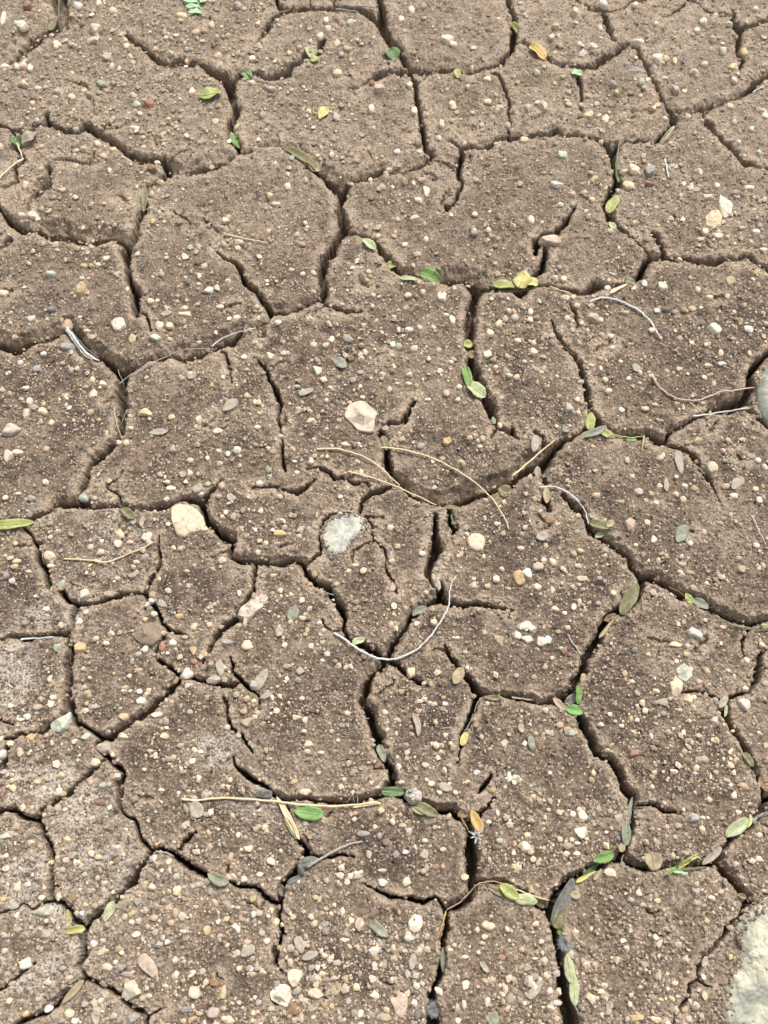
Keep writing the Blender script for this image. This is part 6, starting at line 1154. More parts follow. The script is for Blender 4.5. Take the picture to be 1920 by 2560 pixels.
# ------------------------------------------------------------------ pebbles, one by one: column row | x y w h colour [k rot = flat oblong leaflet]
PEB = """
00|20 120 34 100 w;140 165 92 62 w;175 40 60 42 r;505 45 62 50 w;735 75 52 52 c;640 25 38 50 c;620 190 82 58 c;600 265 78 46 c;820 295 38 38 c;1375 165 48 46 c;1270 210 62 42 c;1180 105 86 38 c;110 435 46 42 w;30 430 62 36 w;380 600 84 62 g;1245 600 46 56 c;965 675 66 60 r;885 680 56 52 n;1395 790 46 46 w;870 828 66 34 n;635 935 52 42 w;545 965 46 40 c;735 970 56 36 c;670 1010 46 40 c;165 1200 42 62 c;215 1395 72 52 w;140 1395 52 36 c;985 1260 46 50 c;1545 1580 72 52 t;1460 1430 56 40 c;1020 1055 42 26 w;1425 430 52 52 c;1215 395 36 36 c;980 1090 62 42 r;710 1105 26 36 w;405 1230 46 32 c;655 545 62 42 n;1630 540 56 32 w;150 425 50 40 c;195 440 36 46 w;370 290 40 60 c;465 625 50 40 c;550 600 50 40 c;1075 245 32 34 w;1480 230 36 34 c;1540 40 60 50 p;1415 360 50 50 c;1635 380 40 40 w;460 740 42 30 c;155 545 46 40 c;690 370 70 60 g;725 425 30 46 w;210 670 40 34 c;265 1095 38 36 c;590 1330 40 40 g
10|415 235 50 48 w;610 145 52 46 n;465 190 44 40 w;455 135 40 38 w;525 280 42 50 w;280 310 38 36 t;590 315 52 42 t;215 345 38 34 c;530 480 62 50 c;1010 65 44 50 w;1085 40 46 46 t;940 125 40 38 w;965 205 32 30 w;1240 262 96 58 w;1280 290 50 40 c;745 705 42 56 w;520 765 56 36 n;1025 720 46 52 w;995 550 42 40 w;760 830 38 26 c;42 750 52 52 t;1200 800 52 60 c;1570 710 72 52 c;1500 660 56 42 c;1500 515 60 28 c;1275 680 52 62 c;1100 1240 52 80 w;1040 1420 92 50 c;1055 1300 52 42 w;815 1215 56 42 c;885 1215 30 28 w;105 575 56 36 c;915 985 42 38 w;960 1175 46 52 t;915 1425 46 34 c;790 1530 36 36 c;965 1590 42 38 w;1100 1550 36 40 c;1420 1390 46 32 c;1355 930 42 34 c;1630 815 46 38 c;865 1100 46 30 c;205 1220 48 60 w;130 1325 62 32 c;90 1270 44 44 c;800 580 72 50 p;755 540 40 36 r;490 1000 30 50 c;230 585 34 28 c;1460 810 34 30 c;1370 565 40 30 c;1300 1075 20 20 w;1050 925 50 50 g;1415 1510 50 40 g;1505 1490 40 50 c;1075 1165 60 40 p;1020 1190 34 34 c;320 1445 30 30 c;710 1470 34 30 t
20|820 285 100 56 w;940 390 92 78 w;455 360 62 70 w;520 300 78 46 w;435 285 38 36 c;255 245 42 38 w;280 175 62 42 c;570 185 36 34 w;1505 345 56 58 t;1430 435 72 42 c;1365 330 46 52 w;200 680 66 60 w;105 700 50 62 g;495 745 62 50 c;600 770 56 52 w;645 805 42 32 c;445 680 38 32 c;655 545 60 42 g;840 535 46 56 n;675 600 42 32 c;80 910 58 42 c;325 1005 72 48 n;790 1100 82 72 c;888 1112 84 82 b;750 1205 82 62 c;888 1195 62 58 r;1210 1115 66 62 c;1265 1280 72 50 c;285 1195 100 50 w;390 1260 58 42 c;125 1430 52 62 c;245 1560 140 74 p;520 1295 46 36 c;395 1325 38 36 g;640 1500 46 42 c;795 1445 42 34 c;1250 1500 42 50 c;1580 1510 52 42 w;1470 920 26 28 w;1440 520 42 42 w;1640 745 48 60 w;1410 690 42 40 c;1550 835 32 28 w;1240 140 46 50 w;1305 255 52 38 c;1250 420 52 32 c;1325 1205 46 36 w;1055 585 60 58 p;1540 1215 72 30 w;1450 1250 60 42 g;1545 1575 52 42 t;1630 1620 50 40 w;800 30 40 34 w;590 30 60 40 w;1410 155 52 30 w;1575 60 40 30 w;1055 400 34 50 c;990 510 46 34 c;1140 755 38 38 w;1440 790 32 46 c;1000 380 36 36 c;330 500 40 30 t;410 85 60 50 c;160 470 44 40 n;935 155 34 28 w;1180 470 60 36 p;1600 990 36 50 n;1200 200 40 30 c;1320 95 32 26 w
01|425 440 84 78 p;770 440 100 104 w;525 220 90 96 t;30 245 62 66 c;545 65 56 42 t;680 20 40 30 w;160 205 42 26 w;205 415 66 52 n;980 295 46 42 c;1355 225 78 46 w;1200 335 42 28 w;1050 120 42 50 t;1425 330 52 30 w;1200 380 92 42 c;1030 460 62 62 c;1530 405 66 48 w;1100 540 42 32 c;1000 530 92 50 n;435 600 90 62 b;285 635 46 30 w;130 690 42 36 w;240 735 60 62 b;665 830 56 50 w;460 740 44 54 g;165 855 42 36 w;420 905 46 32 c;175 1015 60 92 c;280 1010 62 60 c;218 978 66 46 g;190 940 46 50 w;335 1080 50 50 c;585 1015 52 46 t;80 1130 120 110 c;55 1300 66 80 c;110 1275 76 48 c;605 895 62 70 c;940 1015 110 60 c;1110 1045 50 40 c;845 1115 42 30 w;770 1210 42 42 c;820 1210 48 46 c;1175 790 60 50 p;1410 1135 66 50 w;1285 1060 40 60 c;1535 1260 56 46 w;1235 1325 52 36 c;1425 1345 42 38 c;1230 1410 42 50 w;1345 1310 32 40 w;295 1465 40 40 w;35 1565 42 38 c;205 1570 58 46 n;545 1570 60 46 n;1110 1505 60 36 c;1085 1465 34 38 w;1080 1575 42 32 w;1435 1490 46 54 p;1300 1545 46 36 w;1610 1560 30 32 c;300 1250 40 42 t;1120 1260 48 36 g;1295 155 34 24 b;1220 165 40 44 b;95 525 42 36 c;70 370 34 34 c;330 115 60 44 n;560 485 46 30 c;1290 555 40 40 c;1600 740 40 30 c;120 1540 40 24 w;1655 950 34 44 w;15 870 40 44 p;500 730 36 40 c;560 850 40 34 g;1420 1265 34 30 w;530 145 40 28 w;1100 450 50 44 c;860 530 50 60 c;1580 655 44 30 w;330 345 50 40 b;600 800 40 50 c
01|1025 1140 126 36 p k -5;1490 965 122 44 g k -38;1240 770 62 42 g k -50;1075 370 78 26 c k -12;1280 1500 70 40 g k -50;1185 1412 46 34 g k -40;1495 1565 60 34 g k 60
11|395 740 62 80 w;440 805 56 50 c;595 540 88 60 g;490 540 38 52 w;90 650 66 56 c;190 630 76 36 c;370 575 52 36 c;450 578 42 36 c;675 640 36 42 w;708 622 34 48 c;885 575 46 50 w;927 585 42 40 n;1025 605 56 56 c;1210 262 68 80 w;1270 415 42 60 w;1080 235 42 46 p;985 255 46 46 c;1055 170 36 34 c;265 845 52 26 n;360 1070 68 50 c;995 770 48 38 w;990 830 46 32 c;865 865 46 46 c;1235 890 50 46 c;1320 850 42 36 w;1115 930 42 26 w;840 1110 60 46 g;945 1190 50 46 p;1245 1200 74 60 t;1465 1185 46 50 c;1385 1180 42 42 c;1450 1235 42 28 w;690 915 38 28 c;455 905 36 32 c;355 1335 46 36 w;265 1405 38 36 w;85 1385 42 42 n;580 1220 66 42 c;380 1295 36 34 t;155 1560 42 32 w;15 950 42 40 c;545 1560 34 30 w;1350 955 42 36 b;1515 500 46 46 w;1570 445 62 54 c;1500 640 56 54 w;1635 355 42 42 c;1615 405 42 40 c;1640 775 50 30 n;990 480 58 36 w;925 480 30 44 c;625 78 34 28 w;300 118 38 32 w;490 220 32 36 p;760 255 36 34 c;755 325 32 28 w;895 395 36 32 c;1335 1335 42 30 t;10 330 34 40 c;20 1475 52 40 w;1230 385 44 30 c;1060 465 40 40 c;680 755 48 30 p;340 410 34 38 c;720 155 30 28 t;915 825 36 22 w;885 645 36 20 c;300 950 28 34 g;540 1065 40 36 g;20 1020 38 36 c;10 1110 44 36 c;1540 1495 34 24 w;1145 1330 30 40 w;430 1300 30 36 t;1070 1230 60 50 g;1580 1095 34 44 c;640 1225 20 22 p;230 90 50 30 c;1550 50 36 24 c;1550 725 30 30 c;100 950 44 40 g;35 50 20 24 w;1410 1110 28 26 w;1095 1440 36 30 g;455 935 28 26 w;300 1000 34 26 g;430 1005 30 28 c;1265 685 34 26 c;1310 930 40 28 w;1035 925 28 24 w;160 1170 48 34 g;140 430 50 40 w;250 1330 34 24 w
11|543 690 98 48 n k 40;325 877 104 34 c k -20;1540 1065 50 26 n k 80
21|525 405 92 70 p;575 412 36 36 w;20 405 52 50 n;118 415 46 42 w;118 360 36 50 w;335 150 46 42 c;345 275 70 42 c;620 210 46 42 w;980 205 62 42 w;860 180 46 50 w;1420 165 62 78 t;1280 270 56 38 c;1205 218 38 50 w;1530 480 60 48 w;1310 480 96 76 w;140 622 60 64 c;40 550 46 46 c;140 565 40 36 c;730 370 70 42 t;1000 350 62 42 b;940 355 46 36 n;1115 350 42 42 t;1055 362 52 36 g;1265 575 42 30 w;1350 630 36 52 c;1270 710 66 32 c;1085 735 42 36 c;1360 700 62 32 n;755 795 38 34 c;575 725 28 42 w;205 730 42 38 c;625 875 46 42 w;515 710 38 28 w;370 985 62 64 p;865 990 60 30 c;925 962 38 32 c;1300 1375 84 90 c;1635 1365 46 50 w;1595 1325 42 40 w;1205 1200 66 60 t;1400 1195 38 40 p;1365 1260 38 40 p;605 1375 46 30 t;745 1325 38 42 c;960 1310 52 42 c;820 1530 82 56 g;900 1545 56 58 t;930 1600 42 50 c;955 1490 46 44 c;1120 1495 52 54 w;1180 1505 46 50 t;1060 1545 46 40 c;1385 1490 52 42 t;1440 1555 60 42 w;1600 1580 44 50 w;315 1415 38 36 t;1065 1430 32 32 w;430 1012 36 44 c;490 480 30 36 c;1585 105 44 36 t;1085 25 40 34 c;310 75 44 40 g;395 265 30 34 c;1395 262 36 34 w;1440 365 30 40 c;830 755 30 40 w;290 780 30 28 c;235 845 26 26 c;80 685 36 30 w;30 785 44 40 c;425 930 34 36 w;710 1000 44 40 w;1500 1095 32 30 w;780 1425 34 40 c;545 1550 56 40 c;650 1490 26 24 p;1650 440 44 30 c;905 480 40 36 c;1085 535 50 44 p;1165 340 60 50 t;1540 630 30 36 c;1380 1325 44 34 g;1550 1300 60 36 g;1110 1580 50 44 c;705 1590 64 26 t;1580 1510 50 44 c;1630 520 30 28 g;445 815 44 30 n;1500 320 44 34 c;1360 1180 20 24 w;650 595 44 36 w;640 520 50 40 w
21|150 1215 112 48 c k 98;1085 1335 154 48 g k 80;1460 1470 104 46 c k -50;1000 1480 90 32 c k 88;805 722 58 38 p k 70;350 1125 50 40 n k 10
02|955 165 84 72 w;770 145 66 70 c;765 205 52 60 w;325 285 84 82 c;655 260 50 46 w;840 195 52 38 p;405 468 54 84 n;390 495 40 36 t;550 540 88 88 c;330 350 60 34 c;720 530 100 46 t;65 300 46 34 c;95 355 50 46 c;80 445 42 50 n;160 720 50 46 g;395 735 42 52 c;515 710 50 58 w;985 535 54 50 t;1055 600 76 46 b;1090 510 42 42 w;1260 745 60 60 c;1210 385 52 30 c;1440 315 58 54 c;1160 680 60 52 t;1360 730 46 42 c;1060 785 60 42 c;515 885 84 98 t;375 880 52 60 n;690 850 42 36 w;1255 900 64 68 t;1055 875 50 76 r;1255 970 54 56 r;1320 925 52 60 t;1370 990 46 60 t;1395 1085 110 68 g;1210 1050 98 98 w;1140 1090 42 58 t;1600 870 74 84 c;1475 845 100 60 b;1120 850 50 50 w;900 1025 60 36 p;240 1265 70 60 t;565 1170 60 50 t;345 1200 46 42 w;330 1250 46 50 w;175 1325 56 48 w;915 1220 66 60 w;800 1325 70 70 t;600 1260 90 44 g;70 1255 34 36 w;200 1465 66 64 t;670 1530 110 80 p;800 1450 82 56 c;1010 1315 82 56 w;1075 1350 52 62 g;1065 1450 60 50 c;560 1455 66 54 n;1470 1395 42 50 w;1600 1365 84 80 t;1245 1615 46 46 w;1580 1290 50 46 c;1230 1295 42 38 g;70 1505 62 50 c;130 1570 46 50 c;18 1570 46 74 w;1645 1120 52 74 g;1645 1225 40 36 c;615 1620 70 62 c;325 165 34 38 c;275 90 44 34 g;325 75 50 36 p;100 205 28 30 c;110 320 56 36 c;185 385 46 30 p;40 410 46 60 b;255 470 44 28 t;300 630 40 34 w;70 900 46 40 p;540 1015 34 36 c;320 1090 30 36 w;800 1160 40 30 w;845 1160 28 26 w;940 695 40 36 c;560 650 44 36 c;620 820 44 46 c;895 920 50 40 n;1085 915 26 26 w;1220 480 30 36 c;1260 345 30 30 g;1350 620 24 26 c;1440 30 36 36 c;1510 30 44 50 p;1165 470 20 20 c;940 890 44 60 w;985 575 50 50 w;955 600 34 40 n;230 545 26 24 w;685 850 40 34 n;130 1345 60 26 w;10 1470 30 50 n;860 410 56 44 g;940 285 50 36 g;1170 240 42 44 g;1000 660 40 40 c;1200 810 50 30 p;1545 1450 40 44 n;1300 1555 40 30 w;580 1075 30 30 c;1080 1400 30 34 c
02|1425 1010 112 44 c k 80;920 60 70 28 g k 100;865 60 44 30 g k 100
12|155 135 94 62 t;290 110 56 60 p;920 225 46 40 t;1075 270 50 46 w;880 320 46 42 c;695 380 50 46 c;645 343 52 26 c;1410 475 60 50 c;1555 435 46 54 c;1500 480 40 40 t;1412 433 32 28 w;1258 440 36 48 t;380 405 40 50 t;350 470 36 36 t;525 467 38 36 c;300 690 56 40 c;320 662 44 30 p;175 815 30 28 c;460 920 42 36 w;430 962 30 30 w;285 1035 60 58 g;200 1080 32 44 w;1010 1042 66 80 c;1090 1110 36 34 p;835 1300 42 42 c;590 1305 42 46 c;260 1335 80 46 c;316 1350 42 50 w;340 1505 72 56 c;330 1550 44 36 c;65 1545 38 46 t;1170 1515 46 50 c;1150 715 50 44 c;1570 830 70 66 t;1295 815 52 26 c;1150 1245 50 40 c;1215 1205 34 34 t;1355 910 36 32 c;10 1300 36 40 c;1475 290 30 36 w;1600 140 40 40 c;545 10 40 30 w;530 1480 30 26 w;940 1165 46 46 t;200 1000 60 34 g;295 1210 44 40 c;880 490 50 70 p;500 570 20 20 c;50 1370 34 40 t;420 1560 50 30 c;600 380 34 34 c;1260 1500 36 30 c;1500 1240 30 30 c;490 1420 34 34 g;1590 370 40 40 c;1130 1110 34 50 t;310 1420 36 26 w;1610 1500 60 70 p;1575 1410 28 28 c;400 860 24 22 w;1010 1440 34 30 p;980 1560 40 40 c;1100 1640 60 40 w;250 650 30 30 g;1640 1440 30 30 c;1210 1280 40 36 g;760 1510 30 24 g;1370 1010 24 40 w
12|240 655 104 60 n k 110;30 1085 156 52 g k -58;1310 1060 118 54 t k -62;150 775 68 42 c k 110;65 1190 78 28 c k -20;1165 470 90 30 c k 55
22|765 80 82 116 p;915 180 48 62 w;875 68 42 44 c;1155 200 46 42 w;1585 215 46 44 w;95 395 70 88 w;172 355 76 56 p;265 322 50 60 c;208 310 42 44 c;40 425 88 108 t;460 430 66 42 c;155 487 70 58 c;260 450 36 36 p;400 272 44 44 t;440 250 42 50 t;425 345 46 34 c;655 525 42 38 w;280 630 56 40 c;400 615 36 50 w;340 655 36 26 w;80 740 110 72 w;130 755 66 60 w;105 825 90 60 w;195 838 76 76 w;235 825 46 62 w;30 800 58 76 w;320 885 42 34 n;360 750 46 36 c;260 945 30 30 c;210 1005 46 42 p;1180 790 120 96 n;1060 860 88 46 c;1135 870 42 42 w;1145 1215 62 78 c;1180 1200 40 42 w;1505 1245 74 94 w;1510 1145 42 46 c;1265 1030 50 60 t;1130 922 46 40 t;1520 960 38 46 w;1065 970 34 34 w;1400 1030 32 30 w;730 1050 38 50 t;975 1235 96 60 g;860 1290 42 50 c;770 1340 38 54 t;808 1350 40 42 w;575 1380 46 42 w;710 1385 36 30 w;1150 1355 38 34 c;1315 1350 60 60 w;385 1435 62 64 n;85 1500 38 46 w;785 1570 62 60 r;1210 1455 62 46 p;1420 1640 60 50 c;1240 1600 80 58 t;1645 1515 42 50 t;1600 362 36 40 w;1490 370 74 60 t;1145 390 52 34 t;1090 390 46 32 w;1100 340 60 42 g;850 278 32 46 t;800 215 36 30 c;1370 745 46 28 c;1430 1420 30 26 c;240 55 76 60 o;55 235 50 36 c;130 210 30 30 g;1465 300 50 36 g;1245 130 36 50 c;1450 60 30 30 p;1335 405 34 40 g;1260 460 24 30 c;560 590 40 36 g;635 1310 36 36 c;670 1355 28 28 w;1250 700 34 30 c;1210 1100 46 40 p;1085 1285 44 36 p;980 1305 50 44 g;810 1175 44 36 g;1155 1475 36 30 t;1600 1430 28 30 c;1310 1490 40 30 g;300 775 40 30 t;370 410 36 28 p;1620 860 44 40 c;1640 1110 50 50 p;1050 860 30 30 c;570 430 44 36 g;30 1060 40 36 g;140 1070 44 40 g;230 1425 40 36 p;155 1435 34 34 t;410 1430 26 26 c;600 450 30 30 g;320 460 24 30 t;600 250 60 50 b
22|1100 140 128 58 n k -62;195 158 78 46 c k -15;60 1400 62 36 g k 80;125 1495 92 44 n k 85;1370 1230 94 34 c k -58
03|935 10 34 32 w;665 110 56 50 n;755 55 58 64 c;590 95 46 48 p;650 225 78 58 r;1045 142 46 26 w;640 580 52 42 c;730 610 38 30 w;840 610 58 66 g;710 255 36 44 w;40 440 80 50 n;1095 610 56 62 c;1140 705 50 60 n;1140 800 58 78 c;985 772 46 50 c;1048 665 28 36 w;895 865 58 78 g;815 965 50 50 c;855 1000 42 42 c;880 1080 64 50 w;615 895 44 46 t;1135 935 46 74 t;1000 970 50 50 p;1110 1000 50 60 t;1415 995 36 42 w;1470 980 42 44 c;1340 1055 54 78 t;1195 1060 60 36 n;610 1140 50 54 w;650 1195 42 60 c;695 1290 78 60 c;925 1490 54 46 t;1135 1245 44 64 c;1140 1340 44 60 w;1315 1320 56 58 c;1255 1460 92 104 c;1600 1130 52 42 p;1535 1200 44 54 p;750 1260 36 34 w;170 1270 88 100 w;1550 1520 36 36 w;1575 1555 28 26 w;1215 1565 80 56 b;1295 1590 50 50 t;1380 1590 84 88 p;1480 1630 98 74 c;445 1590 68 68 c;860 1620 94 80 g;60 1510 46 50 c;170 1590 58 56 t;1635 1340 42 46 c;1550 1300 44 50 c;1640 1590 40 50 c;290 920 126 80 n;1580 720 42 42 w;300 990 36 40 c;1350 520 34 40 c;1490 80 38 46 c;80 130 60 50 c;240 90 56 40 t;30 30 70 50 g;40 650 56 46 c;230 780 50 50 g;270 840 50 40 c;30 1185 44 50 c;100 430 40 30 c;400 660 50 40 g;520 790 34 30 p;580 800 50 50 g;800 560 30 30 c;1190 770 30 30 t;1255 770 40 36 g;1430 1085 40 36 p;1470 1150 40 36 c;790 1290 70 60 g;820 1340 90 50 g;1330 1390 44 50 c;1390 1390 70 60 o;1445 1450 44 110 t;1190 1640 40 44 c;1640 950 44 60 n;1545 905 26 28 w;1590 450 30 40 t;690 1185 30 36 p;470 560 50 60 g;330 610 44 40 c;550 690 40 40 g;430 600 60 50 c;200 480 50 40 c;370 260 50 60 g;500 330 50 40 g;1340 300 60 40 g;400 170 60 44 t;20 850 60 50 t;120 1050 70 60 t;300 1080 70 60 g;400 1300 60 50 g;80 1400 60 46 g;250 1500 50 40 p;730 1610 60 50 g;550 1530 50 44 g;480 1640 60 50 w;400 1640 50 40 g;90 900 60 44 g;860 940 34 40 p;1060 860 40 40 g;950 1430 30 34 p;1270 900 34 30 p
03|1605 1185 112 52 g k -32;620 1620 104 44 c k 82
13|320 155 76 50 c;248 88 46 42 t;1135 102 50 46 c;940 92 52 34 c;1190 157 42 36 w;1292 160 36 38 w;770 380 42 36 w;992 405 42 42 w;885 350 46 58 c;945 375 62 44 t;1095 470 46 34 w;638 335 40 42 c;810 275 46 50 t;320 360 42 60 g;100 605 58 56 w;25 690 52 40 w;545 695 52 60 c;660 705 60 44 g;820 665 72 32 c;820 745 64 60 w;975 740 66 78 c;590 740 50 44 c;1350 705 54 58 c;675 1015 68 98 c;620 990 40 52 c;990 1105 78 60 n;565 1115 84 64 c;760 1190 88 84 w;378 1005 44 54 t;130 1000 46 60 c;170 1015 32 38 c;445 1015 62 50 b;1070 1160 46 42 n;1105 1187 50 26 w;390 1460 104 84 c;400 1360 62 50 c;650 1420 52 56 c;770 1470 68 78 w;835 1620 88 76 t;680 1590 54 60 w;360 1560 58 66 g;240 1565 76 86 o;1035 1345 48 46 n;1065 1290 32 44 w;1505 1020 100 78 c;1435 1050 36 48 c;1480 1095 50 46 c;1465 1135 40 36 c;1260 1178 42 32 w;1285 1150 34 32 c;1355 1225 46 30 w;1515 1380 74 60 p;1640 1360 58 76 p;1500 1515 46 78 w;1350 1530 38 88 c;1305 1555 38 86 t;1600 1470 36 46 w;1590 1225 58 46 r;1535 145 46 46 t;1565 288 28 50 w;1570 370 28 28 b;1210 530 46 40 p;970 545 40 36 w;850 575 28 40 b;20 1650 50 28 w;480 1240 46 60 c;490 1545 38 50 t;435 1280 36 26 w;885 1365 34 32 w;405 32 34 36 c;25 75 30 30 c;640 20 50 34 g;550 125 40 50 p;1160 385 36 36 p;1085 670 44 46 p;1165 640 50 40 o;1210 640 34 34 p;1510 350 40 30 w;1580 470 50 40 n;1430 30 50 46 n;1640 60 34 70 w;1370 90 50 36 c;1255 75 30 30 t;1105 75 26 30 w;790 125 26 26 w;655 680 44 30 w;680 675 30 28 w;730 560 44 60 g;850 480 60 50 o;700 425 90 40 g;800 440 50 60 g;1090 560 70 70 g;150 715 26 26 w;240 965 44 44 c;385 840 44 40 p;300 590 34 40 w;500 605 24 28 w;150 1165 34 40 t;40 1070 50 50 g;20 940 50 50 g;80 960 28 30 c;235 1170 44 50 g;360 1290 44 40 g;520 1265 60 50 g;460 1370 46 44 g;100 1560 60 44 g;20 1520 50 50 g;265 1440 60 70 g;490 1230 30 40 c;810 1140 34 50 g;940 1170 44 40 g;965 1185 40 30 p;860 1185 30 30 n;750 1600 60 50 g;780 1580 30 34 g;1080 1400 30 36 n;540 1620 34 40 c;610 1160 26 28 p;1440 1420 30 24 c;1390 1160 26 24 w;1440 1195 26 28 w;1310 1640 40 50 w;370 1620 30 36 c;680 1655 40 24 w;1590 1410 40 30 c
13|795 1043 158 48 n k 40;282 1145 118 50 c k 72;348 1215 114 44 c k -22;520 1432 90 44 t k -50;1015 1255 112 42 c k 100;1230 125 92 44 g k 20;1540 1625 104 58 n k 105;1480 1290 90 26 g k 55
23|455 312 60 92 w;395 300 46 52 w;305 287 46 42 c;690 325 60 80 g;100 435 52 46 c;310 465 48 50 c;85 505 66 82 w;120 540 46 50 p;135 592 42 50 c;420 555 52 40 w;25 70 74 84 n;245 32 32 32 w;905 125 36 42 c;1500 120 84 62 t;1440 182 50 64 w;1275 205 42 50 c;1170 325 82 86 n;1240 322 34 36 w;515 75 40 46 t;920 30 42 42 c;1075 375 58 44 g;635 680 82 68 c;1045 570 36 58 p;1125 552 40 42 t;850 885 60 36 p;720 880 50 42 b;770 855 46 42 g;940 860 46 44 c;720 1120 46 38 w;930 1100 38 60 w;1075 1140 50 42 n;1270 1070 32 32 w;1430 915 28 36 c;1260 990 38 50 t;547 965 36 44 t;700 1000 28 28 t;480 1275 76 74 c;100 1300 70 50 g;118 1388 66 88 c;245 1447 42 58 w;305 1455 48 68 c;285 1522 74 42 w;80 1525 36 34 w;515 1495 70 96 c;800 1620 104 70 t;930 1630 76 62 c;770 1475 36 36 c;965 1500 36 26 c;1010 1430 32 38 w;1415 1225 38 48 c;1445 1232 30 34 t;1600 590 58 58 c;1055 1395 44 40 c;765 1535 34 50 w;1185 32 34 26 w;530 32 34 46 c;165 145 46 40 b;985 225 30 34 p;1185 158 24 26 w;1415 110 26 28 w;1600 15 26 26 w;1110 270 26 36 w;610 415 26 26 w;645 390 26 36 c;390 465 36 34 c;485 458 36 34 c;425 487 40 30 c;205 520 32 36 p;265 500 26 26 c;15 490 34 44 t;10 550 34 40 w;15 640 50 44 c;325 280 30 24 p;215 320 30 40 p;300 285 40 40 p;1000 440 24 22 w;235 270 26 26 w;640 840 34 36 p;985 920 20 30 c;515 1040 24 40 c;190 1125 40 34 c;135 1065 24 20 w;150 1235 44 24 c;10 1370 40 50 p;460 1335 32 30 c;875 1230 22 22 c;645 1230 22 22 c;830 1420 40 40 p;870 1310 26 26 c;915 1295 22 26 c;1190 870 32 36 t;1350 910 22 26 c;1325 820 22 22 c;1630 795 40 36 c;1560 760 24 30 t;1210 1440 26 30 c;1490 1120 34 30 c;1360 1140 30 40 g;1180 1560 50 50 b;1530 1400 44 40 c;930 1420 30 26 w;1145 1180 34 30 p;1440 40 30 20 w
23|1250 1255 74 30 c k 110;628 1560 84 38 p k 88;150 1440 140 40 g k -52
"""
SHAPES = []
for line in PEB.strip().splitlines():
    t, body = line.split('|'); c, r = int(t[0]), int(t[1])
    for it in body.split(';'):
        q = it.split(); x, y, w_, h_ = map(float, q[:4]); u, v = sq(c, r, x, y)
        SHAPES.append(dict(c=c, r=r, x=x, y=y, u=u, v=v, w=w_ * K, h=h_ * K, col=q[4], k=len(q) > 5, rot=float(q[6]) if len(q) > 6 else None))
leaflets = [s for s in SHAPES if s['k']]; pebs = [s for s in SHAPES if not s['k']]
pebs.sort(key=lambda s: -s['w'] * s['h'])
NP = 300 - 26
main, rest = pebs[:NP], pebs[NP:]

def where(u, v):
    best = None
    for lu, lv, ph in LAND:
        d = math.hypot(u - lu, v - lv)
        if d < 150 and (best is None or d < best[0]): best = (d, lu, lv, ph)
    if best:
        d, lu, lv, ph = best; dx, dy = u - lu, v - lv
        a = math.degrees(math.atan2(-dy, dx)) % 360
        s = ['right of', 'up and right of', 'above', 'up and left of', 'left of', 'down and left of', 'below', 'down and right of'][int(((a + 22.5) % 360) // 45)]
        return ('just ' if d < 60 else '') + s + ' ' + ph, 'L'
    p = plate_at(u, v); i = PC[p]
    dx, dy = (u - i[0]) / max(i[2], 1), (v - i[1]) / max(i[3], 1)
    h_ = 'left' if dx < -0.33 else 'right' if dx > 0.33 else ''; v_ = 'upper' if dy < -0.33 else 'lower' if dy > 0.33 else ''
    if h_ and v_: s = 'in the %s %s part of' % (v_, h_)
    elif h_: s = 'near the %s side of' % h_
    elif v_: s = 'near the %s side of' % {'upper': 'top', 'lower': 'bottom'}[v_]
    else: s = 'in the middle of'
    return s + ' ' + PLATES[p][1], 'P'
PC = {}
inframe = outside < 0
for i in range(len(PLATES)):
    jj, ii = np.where((lab == i) & inframe)
    if len(jj): PC[i] = ((us[ii].min() + us[ii].max()) / 2, (vs[jj].min() + vs[jj].max()) / 2, (us[ii].max() - us[ii].min()) / 2, (vs[jj].max() - vs[jj].min()) / 2)
    else: PC[i] = (0, 0, 1, 1)

made = []
for n_, s in enumerate(main):
    a = s['w'] * s['h']; sub = 3 if a > 500 else 2
    o = stone(s['u'], s['v'], s['w'] * 1.06, s['h'] * 1.06, SM[s['col']], 100 + n_ * 7, sub=sub, planes=random.choice((7, 9, 11)), sink=0.42)
    rel = math.sqrt(a) * pxm(s['u'], s['v']) * 1000
    size = 'large' if rel > 6.0 else 'medium-sized' if rel > 4.2 else 'small'
    el = s['w'] / s['h']; shp = 'broad ' if el > 1.55 else 'upright ' if el < 0.68 else ''
    made.append((o, s, '%s %s%s pebble' % (size, shp, STONE[s['col']][0]), 'pebble', 'pebbles scattered on the dried mud', rel))
for n_, s in enumerate(leaflets):
    o = leaf(s['c'], s['r'], s['x'], s['y'], s['w'] / K, s['h'] / K, s['rot'], {'g': 'litter', 'c': 'litter', 'n': 'sage', 'p': 'litter', 't': 'tan'}[s['col']], 'x', z0=.25, z1=.35, cup=random.uniform(-.1, .15), name='dry_leaflet', rib=False)
    made.append((o, s, 'dry oblong %s leaflet' % STONE[s['col']][0], 'leaflet', 'dry leaflets lying flat on the mud', s['w'] * pxm(s['u'], s['v']) * 1000))
full = {}
for m in made:
    wtxt, kind = where(m[1]['u'], m[1]['v']); full.setdefault((m[2], wtxt), []).append(m)
ORD = ['topmost', 'second from top', 'third from top', 'fourth from top', 'fifth from top', 'sixth from top', 'seventh from top', 'eighth from top']
